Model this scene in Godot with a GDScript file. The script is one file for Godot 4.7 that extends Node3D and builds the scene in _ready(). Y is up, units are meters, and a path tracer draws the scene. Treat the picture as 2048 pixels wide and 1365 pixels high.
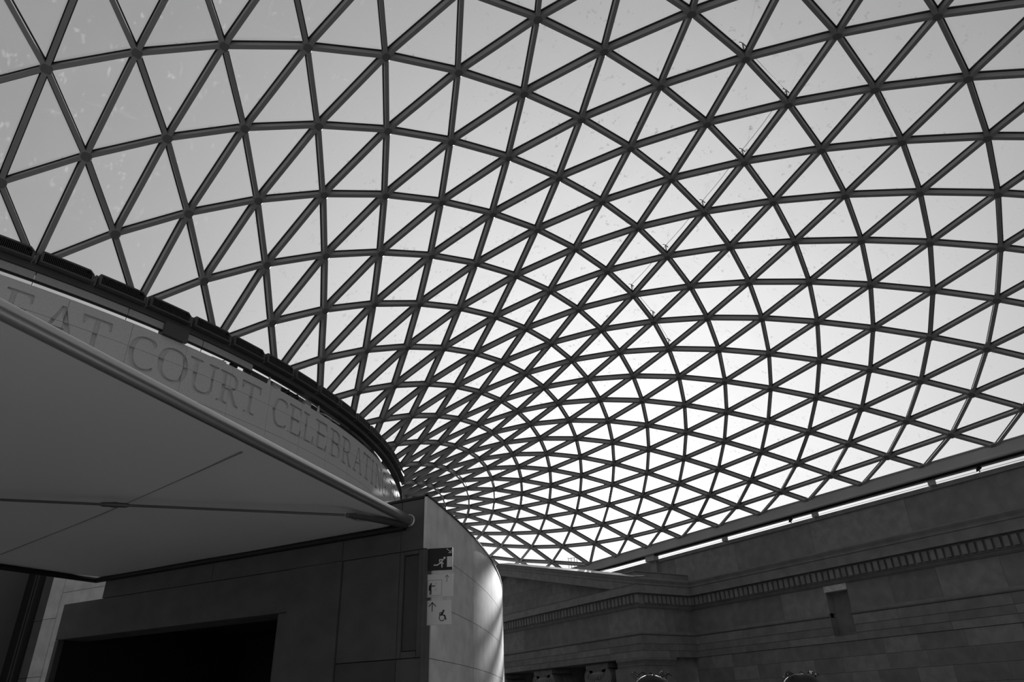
extends Node3D
# A glass gridshell over a museum court, seen from an upper terrace beside the inscribed drum.
# x runs along the court, y is up, z runs from the drum's centre towards the facade.

const FLOOR_Y := 10.07        # upper terrace
const DRUM_R := 22.245        # inner edge of the roof
const STEP_W := 2.67845       # node spacing along the facade
const X_AXIS := -2.604467     # where the facade's reflex node stands
const J_AXIS := 11.028        # circle index that faces the facade
const WALL_Z := 36.625
const FZ := 36.9              # frieze plane of the facade
const PZ := 33.29             # frieze plane of the portico
const PXS := -10.33           # side plane of the portico
const PXC := 1.75             # centre of the portico
const CAM := Vector3(-37.80617, 11.66555, 8.90345)
const SUN := Vector3(0.7356, 0.2644, 0.6237)

# plan positions of the roof nodes: polynomials in the lattice indices
var CX: Array = [ -18.7619, 16.0170, -0.7950, -1.2198, 0.1519, 0.1204, -0.0974, -0.0532, -0.0692, 7.6225, 4.5381, 1.3663, 1.2021, -0.2270, 0.1191, 0.4991, 0.2250, 5.8692, -4.1534, -2.4906, 0.8996, 0.2836, -1.1340, 0.3327, -0.9272, 1.0771, -0.5455, -3.4652, -2.5475, 0.3189, 0.4032, 1.9462, 4.4479, 2.0657, -0.2690, 1.1205, -0.1449, -1.1293, -0.7371, -0.6154, 0.3563, -0.0789, -0.2459, -0.3311, 0.3089 ]
var CZ: Array = [ 25.4379, 1.1299, -2.4877, 0.2357, 0.0098, 0.0441, -0.1007, 0.0226, -0.0153, 16.5322, -5.2566, 1.1254, 0.2640, -0.0685, -0.2566, 0.6575, -0.2421, -4.4710, 0.0089, 0.6008, -1.9194, 0.2240, 1.7099, -0.3897, -4.1080, 4.0384, -1.8125, -2.8355, -1.2193, 0.3358, 1.9590, 1.5521, -0.0786, 2.1215, 1.8514, 2.0697, -3.5737, -1.2850, -1.3375, 0.4799, -0.4027, 0.0071, -0.6910, 1.3292, -0.6213 ]

var M := {}
var cam: Camera3D
var rng := RandomNumberGenerator.new()

# ------------------------------------------------------------------ helpers
func begin(flat := true) -> SurfaceTool:
	var st := SurfaceTool.new()
	st.begin(Mesh.PRIMITIVE_TRIANGLES)
	st.set_smooth_group(-1 if flat else 0)
	return st

func tri(st: SurfaceTool, a: Vector3, b: Vector3, c: Vector3) -> void:
	st.add_vertex(a); st.add_vertex(b); st.add_vertex(c)

func face(st: SurfaceTool, p: Array, cen: Vector3) -> void:
	# a planar convex polygon turned away from cen
	var a: Vector3 = p[0]
	var b: Vector3 = p[1]
	var c: Vector3 = p[2]
	var n := (a - c).cross(a - b)
	var flip := n.dot(a - cen) < 0.0
	for i in range(1, p.size() - 1):
		if flip: tri(st, p[0], p[i + 1], p[i])
		else: tri(st, p[0], p[i], p[i + 1])

func hexa(st: SurfaceTool, p: Array) -> void:
	# p: four corners below, the four above them
	var cen := Vector3.ZERO
	for q in p: cen += q
	cen /= 8.0
	face(st, [p[0], p[1], p[2], p[3]], cen)
	face(st, [p[4], p[5], p[6], p[7]], cen)
	for i in 4:
		var j := (i + 1) % 4
		face(st, [p[i], p[j], p[j + 4], p[i + 4]], cen)

func boxt(st: SurfaceTool, t: Transform3D, a: Vector3, b: Vector3) -> void:
	hexa(st, [t * Vector3(a.x, a.y, a.z), t * Vector3(b.x, a.y, a.z), t * Vector3(b.x, a.y, b.z), t * Vector3(a.x, a.y, b.z),
		t * Vector3(a.x, b.y, a.z), t * Vector3(b.x, b.y, a.z), t * Vector3(b.x, b.y, b.z), t * Vector3(a.x, b.y, b.z)])

func box(st: SurfaceTool, a: Vector3, b: Vector3) -> void:
	boxt(st, Transform3D.IDENTITY, a, b)

func bevel_box(st: SurfaceTool, t: Transform3D, a: Vector3, b: Vector3, e: float) -> void:
	# a box with its four z-facing long edges chamfered (front face proud)
	hexa(st, [t * Vector3(a.x, a.y, a.z), t * Vector3(b.x, a.y, a.z), t * Vector3(b.x, b.y, a.z), t * Vector3(a.x, b.y, a.z),
		t * Vector3(a.x, a.y, b.z - e), t * Vector3(b.x, a.y, b.z - e), t * Vector3(b.x, b.y, b.z - e), t * Vector3(a.x, b.y, b.z - e)])
	hexa(st, [t * Vector3(a.x, a.y, b.z - e), t * Vector3(b.x, a.y, b.z - e), t * Vector3(b.x, b.y, b.z - e), t * Vector3(a.x, b.y, b.z - e),
		t * Vector3(a.x + e, a.y + e, b.z), t * Vector3(b.x - e, a.y + e, b.z), t * Vector3(b.x - e, b.y - e, b.z), t * Vector3(a.x + e, b.y - e, b.z)])

func tube(st: SurfaceTool, pts: Array, radii, sides := 12, caps := true) -> void:
	st.set_smooth_group(0)
	var rings := []
	var d0: Vector3 = (pts[1] - pts[0]).normalized()
	var u := d0.cross(Vector3.UP)
	if u.length() < 0.05: u = d0.cross(Vector3.RIGHT)
	u = u.normalized()
	for i in pts.size():
		var d: Vector3 = (pts[mini(i + 1, pts.size() - 1)] - pts[maxi(i - 1, 0)]).normalized()
		u = (u - d * u.dot(d)).normalized()
		var v := d.cross(u)
		var r: float = radii if radii is float else radii[i]
		var ring := []
		for s in sides:
			var t := TAU * s / sides
			ring.append(pts[i] + (u * cos(t) + v * sin(t)) * r)
		rings.append(ring)
	for i in pts.size() - 1:
		var cen: Vector3 = (pts[i] + pts[i + 1]) / 2.0
		for s in sides:
			var q := (s + 1) % sides
			face(st, [rings[i][s], rings[i][q], rings[i + 1][q], rings[i + 1][s]], cen)
	if caps:
		st.set_smooth_group(-1)
		face(st, rings[0], pts[1])
		face(st, rings[pts.size() - 1], pts[pts.size() - 2])

func lathe(st: SurfaceTool, prof: Array, t: Transform3D, segs := 24) -> void:
	# prof: Vector2(radius, height) from below to above
	for i in prof.size() - 1:
		var a: Vector2 = prof[i]
		var b: Vector2 = prof[i + 1]
		for s in segs:
			var p := TAU * s / segs
			var q := TAU * (s + 1) / segs
			var v := [Vector3(a.x * cos(p), a.y, a.x * sin(p)), Vector3(a.x * cos(q), a.y, a.x * sin(q)), Vector3(b.x * cos(q), b.y, b.x * sin(q)), Vector3(b.x * cos(p), b.y, b.x * sin(p))]
			var w := []
			for k in v:
				var g: Vector3 = t * k
				if w.is_empty() or (g - w[w.size() - 1]).length() > 1e-5: w.append(g)
			if w.size() > 2 and (w[0] - w[w.size() - 1]).length() < 1e-5: w.pop_back()
			if w.size() < 3: continue
			var n: Vector3 = (w[0] - w[2]).cross(w[0] - w[1])
			var out := t.basis * Vector3((b.y - a.y) * cos((p + q) / 2.0), a.x - b.x, (b.y - a.y) * sin((p + q) / 2.0))
			if n.dot(out) < 0.0: w.reverse()
			for j in range(1, w.size() - 1): tri(st, w[0], w[j], w[j + 1])

func loft(st: SurfaceTool, a: Array, b: Array, caps := true) -> void:
	# joins two copies of a closed profile
	var n := a.size()
	var ca := Vector3.ZERO
	var cb := Vector3.ZERO
	for i in n:
		ca += a[i] / n
		cb += b[i] / n
	var ax := (cb - ca).normalized()
	# orientation of the loop about the axis
	var area := 0.0
	for i in n:
		area += (a[i] - ca).cross(a[(i + 1) % n] - ca).dot(ax)
	for i in n:
		var j := (i + 1) % n
		if area > 0.0:
			tri(st, a[i], b[j], a[j]); tri(st, a[i], b[i], b[j])
		else:
			tri(st, a[i], a[j], b[j]); tri(st, a[i], b[j], b[i])
	if caps:
		var e1: Vector3 = (a[1] - a[0]).normalized()
		var nn := ax
		e1 = (e1 - nn * e1.dot(nn)).normalized()
		var e2 := nn.cross(e1)
		for side in 2:
			var pts: Array = a if side == 0 else b
			var flat := PackedVector2Array()
			for p in pts: flat.append(Vector2((p - ca).dot(e1), (p - ca).dot(e2)))
			var ix := Geometry2D.triangulate_polygon(flat)
			for k in range(0, ix.size(), 3):
				var p0: Vector3 = pts[ix[k]]
				var p1: Vector3 = pts[ix[k + 1]]
				var p2: Vector3 = pts[ix[k + 2]]
				var want := -ax if side == 0 else ax
				if (p0 - p2).cross(p0 - p1).dot(want) < 0.0: tri(st, p0, p2, p1)
				else: tri(st, p0, p1, p2)

func part(called: String, st: SurfaceTool, mat: Material, parent: Node) -> MeshInstance3D:
	st.generate_normals()
	var mi := MeshInstance3D.new()
	mi.mesh = st.commit()
	mi.name = called
	mi.material_override = mat
	parent.add_child(mi, true)
	return mi

func root(called: String, label: String, category: String, kind := "", group := "") -> Node3D:
	var o := Node3D.new()
	o.name = called
	add_child(o, true)
	tag(o, label, category, kind, group)
	return o

func tag(o: Node, label: String, category: String, kind := "", group := "") -> void:
	o.set_meta("label", label)
	o.set_meta("category", category)
	if kind: o.set_meta("kind", kind)
	if group: o.set_meta("group", group)

func stuff(o: Node) -> Node:
	o.set_meta("kind", "stuff")
	return o

func grey(v: float) -> Color:
	return Color(v, v, v)

func make(called: String, v: float, rough: float, tex: Texture2D = null, scale := 1.0, metal := 0.0) -> StandardMaterial3D:
	var m := StandardMaterial3D.new()
	m.resource_name = called
	m.albedo_color = grey(v)
	m.roughness = rough
	m.metallic = metal
	if tex:
		m.albedo_texture = tex
		m.uv1_triplanar = true
		m.uv1_world_triplanar = true
		m.uv1_scale = Vector3.ONE * scale
	return m

func noise_tex(seed_: int, freq: float, lo: float, hi: float, oct := 5, size := 512) -> NoiseTexture2D:
	var n := FastNoiseLite.new()
	n.seed = seed_
	n.noise_type = FastNoiseLite.TYPE_SIMPLEX_SMOOTH
	n.frequency = freq
	n.fractal_octaves = oct
	var g := Gradient.new()
	g.set_color(0, grey(lo)); g.set_color(1, grey(hi))
	var t := NoiseTexture2D.new()
	t.width = size; t.height = size
	t.seamless = true
	t.noise = n
	t.color_ramp = g
	return t

func dirt_image() -> ImageTexture:
	# thin film of dust, droppings and water marks on the panes
	var size := 768
	var im := Image.create(size, size, false, Image.FORMAT_RGBA8)
	var n1 := FastNoiseLite.new(); n1.seed = 4; n1.frequency = 0.006; n1.fractal_octaves = 5
	var n2 := FastNoiseLite.new(); n2.seed = 9; n2.frequency = 0.05; n2.fractal_octaves = 3
	var n3 := FastNoiseLite.new(); n3.seed = 17; n3.frequency = 0.012; n3.fractal_octaves = 2
	for y in size:
		for x in size:
			var a := 0.05 + 0.05 * (n1.get_noise_2d(x, y) + 0.5)
			var s := n2.get_noise_2d(x, y)
			var w := n3.get_noise_2d(x, y)
			a += 0.5 * clampf((s - 0.36) * 4.0, 0.0, 1.0) * clampf((w - 0.12) * 5.0, 0.0, 1.0)
			im.set_pixel(x, y, Color(0.8, 0.8, 0.8, clampf(a, 0.02, 0.6)))
	return ImageTexture.create_from_image(im)

func sky_image() -> ImageTexture:
	# hazy winter sky: bright about the low sun, falling off with the angle from it
	var w := 1024
	var h := 512
	var im := Image.create(w, h, false, Image.FORMAT_RGBF)
	for j in h:
		var up := PI / 2.0 - PI * (j + 0.5) / h
		for i in w:
			var az := TAU * (i + 0.5) / w
			var d := Vector3(sin(az) * cos(up), sin(up), -cos(az) * cos(up))
			var g := rad_to_deg(acos(clampf(d.dot(SUN.normalized()), -1.0, 1.0)))
			var v := 0.20 + 0.95 * exp(-pow(g / 33.0, 2.0)) + 1.6 * exp(-pow(g / 3.2, 2.0)) + 9.0 * exp(-pow(g / 0.75, 2.0))
			im.set_pixel(i, j, Color(v, v, v))
	return ImageTexture.create_from_image(im)

# ------------------------------------------------------------------ roof surface
func height(x: float, y: float) -> float:
	var a := 22.245
	var b := 36.625
	var c := 46.025
	var d := 51.125
	var r := sqrt(x * x + y * y)
	var st := y / r
	var c2 := (x * x - y * y) / (r * r)
	var psi := (1.0 - x / b) * (1.0 + x / b) * (1.0 - y / c) * (1.0 + y / d) / ((1.0 - a * x / (r * b)) * (1.0 + a * x / (r * b)) * (1.0 - a * y / (r * c)) * (1.0 + a * y / (r * d)))
	var al := (r / a - 1.0) * psi
	var z := (20.955 - 19.71) * psi + 19.71
	var ce := 0.5 * (1.0 + c2)
	var se := 0.5 * (1.0 - c2)
	z += al * (0.5 * ((35.0 + 10.0 * psi) * ce + 12.0 * (se + st) + (7.5 + 12.0 * psi) / 2.0 * (se - st) - 1.6) - 10.0 * ce + 10.0 * pow(0.5 * (se + st), 2.0) * (1.0 - 3.0 * al) + 2.5 * pow(0.5 * (se - st), 2.0) * pow(r / a - 1.0, 2.0))
	var q := 0.0
	for p in [b - x, b + x]:
		for s in [c - y, d + y]:
			q += sqrt(p * p + s * s) / maxf(p * s, 1e-6)
	var mu := 14.0
	z += (1.0 - a / r) / q * (0.5 * (3.5 * ce + 3.0 * se + 0.3 * st) + 1.05 * (exp(-mu * (1.0 - x / b)) + exp(-mu * (1.0 + x / b))) * (exp(-mu * (1.0 - y / c)) + exp(-mu * (1.0 + y / d))))
	return z

func roof_node(m: int, k: int) -> Vector3:
	if k == m + 3:
		var t := deg_to_rad((m - J_AXIS) * 6.0)
		return Vector3(DRUM_R * sin(t), 20.955, DRUM_R * cos(t))
	if m == 20 and k <= 4: return Vector3(X_AXIS - (4 - k) * STEP_W, 19.71, WALL_Z)
	if k == 4 and m > 20: return Vector3(X_AXIS + (m - 20) * STEP_W, 19.71, WALL_Z)
	var u := (m - 10) / 10.0
	var v := (k - 3) / 7.0
	var x := 0.0
	var z := 0.0
	var n := 0
	for i in 9:
		for j in 9 - i:
			var f := pow(u, i) * pow(v, j)
			x += CX[n] * f
			z += CZ[n] * f
			n += 1
	z = minf(z, WALL_Z - 0.02)
	return Vector3(x, height(-z, -x), z)

func roof_normal(p: Vector3) -> Vector3:
	var e := 0.05
	var z := minf(p.z, WALL_Z - 0.12)
	var gx := (height(-z, -p.x - e) - height(-z, -p.x + e)) / (2.0 * e)
	var gz := (height(-z - e, -p.x) - height(-z + e, -p.x)) / (2.0 * e)
	return Vector3(-gx, 1.0, -gz).normalized()

func pixel(p: Vector3) -> Vector2:
	var q: Vector3 = cam.transform.affine_inverse() * p
	if q.z > -0.5: return Vector2(-9999, -9999)
	var f := 1393.73
	return Vector2(1024.0 + f * q.x / -q.z, 682.5 - f * q.y / -q.z)

func in_view(p: Vector3, pad := 30.0) -> bool:
	var q := pixel(p)
	return q.x > -pad and q.x < 2048.0 + pad and q.y > -pad and q.y < 1365.0 + pad

# ------------------------------------------------------------------ start
func _ready() -> void:
	rng.seed = 11
	set_camera_and_light()
	set_materials()
	build_roof()
	build_drum()
	build_rim()
	build_facade()
	build_portico()
	build_edge_beam()
	build_shell()
	build_entry()
	build_stair_wall()
	build_canopy()
	build_signs()
	build_ledge_kit()
	build_roof_kit()
	build_people()

func set_camera_and_light() -> void:
	cam = Camera3D.new()
	cam.name = "camera"
	cam.fov = 52.18133
	cam.near = 0.1
	cam.far = 400.0
	cam.transform = Transform3D(Basis(Vector3(-0.5251519, -0.0305440, 0.8504602), Vector3(-0.4159392, 0.8810684, -0.2251957), -Vector3(0.7424352, 0.4720017, 0.4753992)).orthonormalized(), CAM)
	add_child(cam)
	cam.current = true
	var env := Environment.new()
	env.tonemap_mode = Environment.TONE_MAPPER_LINEAR
	env.tonemap_exposure = 1.0
	env.background_mode = Environment.BG_SKY
	var sky := Sky.new()
	var pm := PanoramaSkyMaterial.new()
	pm.panorama = sky_image()
	sky.sky_material = pm
	env.sky = sky
	env.sdfgi_enabled = true
	env.ssao_enabled = true
	env.ssil_enabled = true
	var we := WorldEnvironment.new()
	we.name = "environment"
	we.environment = env
	add_child(we)
	var sun := DirectionalLight3D.new()
	sun.name = "sun"
	sun.light_energy = 3.5
	sun.light_angular_distance = 0.55
	sun.shadow_enabled = true
	sun.transform = Transform3D(Basis.looking_at(-SUN, Vector3.UP), SUN * 60.0)
	add_child(sun)

func set_materials() -> void:
	var soft := noise_tex(3, 0.012, 0.80, 1.0)
	var worn := noise_tex(8, 0.012, 0.84, 1.0, 5)
	var fine := noise_tex(21, 0.08, 0.86, 1.0, 4)
	M.drum = make("pale drum limestone", 0.88, 0.85, fine, 0.6)
	M.joint = make("dark joint", 0.35, 0.95)
	M.old = make("weathered facade stone", 0.56, 0.9, worn, 0.22)
	M.old2 = make("weathered facade stone, darker", 0.53, 0.9, worn, 0.27)
	M.old3 = make("weathered facade stone, paler", 0.6, 0.9, worn, 0.31)
	M.new = make("clean pier stone", 0.9, 0.7, soft, 0.5)
	M.face = make("grey entry stone", 0.36, 0.8, soft, 0.4)
	M.face2 = make("dark entry panel", 0.29, 0.7, soft, 0.4)
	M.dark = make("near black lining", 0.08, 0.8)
	M.steel = make("grey painted steel", 0.56, 0.5)
	M.gasket = make("black gasket", 0.04, 0.6)
	M.hub = make("dark steel node", 0.4, 0.5)
	M.beam = make("grey painted beam", 0.66, 0.55)
	M.ring = make("pale ring beam panel", 0.72, 0.7, fine, 0.5)
	M.tray = make("dark louvre casing", 0.3, 0.6)
	M.slat = make("black louvre slats", 0.15, 0.5)
	M.tube = make("brushed steel tube", 0.75, 0.32, null, 1.0, 0.9)
	M.rod = make("dark steel rod", 0.4, 0.4, null, 1.0, 0.7)
	M.fabric = make("white awning fabric", 0.88, 0.9)
	M.fabric.backlight_enabled = true
	M.fabric.backlight = grey(0.35)
	M.seam = make("fabric seam", 0.5, 0.9)
	M.black = make("black enamel", 0.05, 0.4)
	M.signgrey = make("pale grey enamel", 0.84, 0.4)
	M.signwhite = make("white print", 0.86, 0.5)
	M.lead = make("lead flashing", 0.62, 0.35, null, 1.0, 0.4)
	M.can = make("black lamp can", 0.05, 0.4)
	M.floor = make("pale paving", 0.74, 0.6, soft, 0.3)
	M.skin = make("skin", 0.7, 0.6)
	M.hair = make("dark hair", 0.10, 0.65)
	M.cloth = make("dark coat", 0.10, 0.9)
	M.cloth2 = make("grey jacket", 0.22, 0.9)
	var g := StandardMaterial3D.new()
	g.resource_name = "roof glass with dust"
	g.transparency = BaseMaterial3D.TRANSPARENCY_ALPHA
	g.albedo_color = Color(1, 1, 1, 1)
	g.albedo_texture = dirt_image()
	g.uv1_triplanar = true
	g.uv1_world_triplanar = true
	g.uv1_scale = Vector3.ONE * 0.11
	g.roughness = 0.2
	g.backlight_enabled = true
	g.backlight = grey(0.9)
	M.glass = g

# ------------------------------------------------------------------ the roof
func build_roof() -> void:
	var roof := root("ceiling", "curved triangulated glass and steel grid roof spanning from the drum to the facade", "glass roof", "structure")
	var lo := {-7: 15, -6: 13, -5: 11, -4: 9, -3: 8, -2: 4, -1: -2, 0: -3}
	var P := {}
	var N := {}
	for k in range(-7, 13):
		var first := maxi(lo.get(k, -99), k - 3)
		var last := 20 if k < 4 else (22 if k == 4 else 21)
		for m in range(first, last + 1):
			var p := roof_node(m, k)
			P[Vector2i(m, k)] = p
			N[Vector2i(m, k)] = roof_normal(p) if k != m + 3 else roof_normal(p * Vector3(1.02, 1, 1.02))
	# steel bars
	var bars := []
	for a in P:
		for d in [Vector2i(1, 0), Vector2i(0, 1), Vector2i(1, -1)]:
			if P.has(a + d): bars.append([a, a + d])
		if a.y == a.x + 3 and P.has(a + Vector2i(1, 1)): bars.append([a, a + Vector2i(1, 1)])
	var scored := []
	for b in bars:
		var p: Vector3 = P[b[0]]
		var q: Vector3 = P[b[1]]
		var s := p.distance_to(q) / ((p + q) / 2.0).distance_to(CAM)
		if not (in_view(p) or in_view(q) or in_view((p + q) / 2.0)): s *= 0.01
		scored.append([s, b])
	scored.sort_custom(func(x, y): return x[0] > y[0])
	var rest := [begin(), begin()]
	for i in scored.size():
		var b: Array = scored[i][1]
		var single: bool = i < 299
		var st: SurfaceTool = begin() if single else rest[0]
		var gk: SurfaceTool = begin() if single else rest[1]
		bar(st, gk, P[b[0]], P[b[1]], (N[b[0]] + N[b[1]]).normalized())
		if single: two_tone("roof_bar", st, gk, roof)
	stuff(two_tone("roof_bars", rest[0], rest[1], roof))
	# node hubs
	var hubs := begin()
	var count := 0
	for a in P:
		var p: Vector3 = P[a]
		var n: Vector3 = N[a]
		var u := n.cross(Vector3.RIGHT).normalized()
		var t := Transform3D(Basis(u, n, u.cross(n)), p)
		var single: bool = in_view(p, 12.0) and count < 299
		var st := begin() if single else hubs
		lathe(st, [Vector2(0, -0.2), Vector2(0.105, -0.2), Vector2(0.125, -0.185), Vector2(0.125, -0.03), Vector2(0, -0.03)], t, 12)
		if single:
			part("node_hub", st, M.hub, roof)
			count += 1
	stuff(part("node_hubs", hubs, M.hub, roof))
	# glass panes
	var panes := []
	for a in P:
		for s in [[Vector2i(1, 0), Vector2i(0, 1)], [Vector2i(1, -1), Vector2i(1, 0)]]:
			if P.has(a + s[0]) and P.has(a + s[1]): panes.append([P[a], P[a + s[0]], P[a + s[1]]])
		if a.y == a.x + 3 and P.has(a + Vector2i(1, 1)): panes.append([P[a], P[a + Vector2i(1, 1)], P[a + Vector2i(1, 0)]])
	scored = []
	for t in panes:
		var c: Vector3 = (t[0] + t[1] + t[2]) / 3.0
		var n: Vector3 = (t[1] - t[0]).cross(t[2] - t[0])
		var s := absf(n.dot((c - CAM).normalized())) / c.distance_squared_to(CAM)
		if not in_view(c, 60.0): s *= 0.001
		scored.append([s, t])
	scored.sort_custom(func(x, y): return x[0] > y[0])
	var more := begin()
	for i in scored.size():
		var st := begin() if i < 299 else more
		pane(st, scored[i][1])
		if i < 299: part("glass_pane", st, M.glass, roof)
	stuff(part("glass_panes", more, M.glass, roof))
	# round edge ring on the drum side
	var ring := begin(false)
	var pts := []
	for j in 61:
		var t := deg_to_rad(-110.0 + j * 2.0)
		pts.append(Vector3(DRUM_R * sin(t), 20.87, DRUM_R * cos(t)))
	tube(ring, pts, 0.13, 10)
	part("edge_ring", ring, M.steel, roof)

func bar(st: SurfaceTool, gk: SurfaceTool, p: Vector3, q: Vector3, n: Vector3) -> void:
	var d := (q - p).normalized()
	var w := d.cross(n).normalized()
	n = w.cross(d)
	if n.y < 0.0: n = -n
	var a := p + d * 0.06
	var b := q - d * 0.06
	var h := 0.05
	var c := []
	for e in [a, b]:
		c.append_array([e - w * h - n * 0.19, e + w * h - n * 0.19, e + w * h - n * 0.025, e - w * h - n * 0.025])
	hexa(st, [c[0], c[1], c[2], c[3], c[4], c[5], c[6], c[7]])
	c = []
	h = 0.075
	for e in [p, q]:
		c.append_array([e - w * h - n * 0.028, e + w * h - n * 0.028, e + w * h + n * 0.02, e - w * h + n * 0.02])
	hexa(gk, [c[0], c[1], c[2], c[3], c[4], c[5], c[6], c[7]])

func two_tone(called: String, st: SurfaceTool, gk: SurfaceTool, parent: Node) -> MeshInstance3D:
	st.generate_normals()
	gk.generate_normals()
	var mesh := st.commit()
	mesh = gk.commit(mesh)
	mesh.surface_set_material(0, M.steel)
	mesh.surface_set_material(1, M.gasket)
	var mi := MeshInstance3D.new()
	mi.mesh = mesh
	mi.name = called
	parent.add_child(mi, true)
	return mi

func pane(st: SurfaceTool, t: Array) -> void:
	var c: Vector3 = (t[0] + t[1] + t[2]) / 3.0
	var n: Vector3 = (t[1] - t[0]).cross(t[2] - t[0]).normalized()
	if n.y < 0.0: n = -n
	var lo := []
	var hi := []
	for p in t:
		var e: Vector3 = p + (c - p).normalized() * 0.07
		lo.append(e - n * 0.012)
		hi.append(e + n * 0.012)
	face(st, lo, c)
	face(st, hi, c)
	for i in 3:
		var j := (i + 1) % 3
		face(st, [lo[i], lo[j], hi[j], hi[i]], c)

# ------------------------------------------------------------------ the drum
func on_drum(ang: float, y: float, r: float) -> Vector3:
	var t := deg_to_rad(ang - 0.85)
	return Vector3(r * cos(t), y, r * sin(t))

func glyph(ch: String) -> Array:
	# outlines of a letter, scaled to the unit square
	var f := SystemFont.new()
	f.font_names = PackedStringArray(["Droid Serif"])
	var tm := TextMesh.new()
	tm.font = f
	tm.text = ch
	tm.font_size = 96
	tm.pixel_size = 0.01
	tm.curve_step = 1.0
	tm.depth = 0.0
	var arr := tm.get_mesh_arrays()
	var v: PackedVector3Array = arr[Mesh.ARRAY_VERTEX]
	var ix: PackedInt32Array = arr[Mesh.ARRAY_INDEX]
	var pts := {}
	var edges := {}
	for k in range(0, ix.size(), 3):
		for e in 3:
			var a := Vector2i(roundi(v[ix[k + e]].x * 4000.0), roundi(v[ix[k + e]].y * 4000.0))
			var b := Vector2i(roundi(v[ix[k + (e + 1) % 3]].x * 4000.0), roundi(v[ix[k + (e + 1) % 3]].y * 4000.0))
			if a == b: continue
			pts[a] = true
			if edges.has([b, a]): edges.erase([b, a])
			else: edges[[a, b]] = true
	var next := {}
	for e in edges: next[e[0]] = e[1]
	var loops := []
	var lo := Vector2(1e9, 1e9)
	var hi := Vector2(-1e9, -1e9)
	for p in pts:
		lo = lo.min(Vector2(p)); hi = hi.max(Vector2(p))
	while not next.is_empty():
		var s = next.keys()[0]
		var loop := PackedVector2Array()
		var at = s
		while next.has(at):
			loop.append((Vector2(at) - lo) / (hi - lo))
			var to = next[at]
			next.erase(at)
			at = to
		if loop.size() > 2: loops.append(loop)
	return loops

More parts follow.
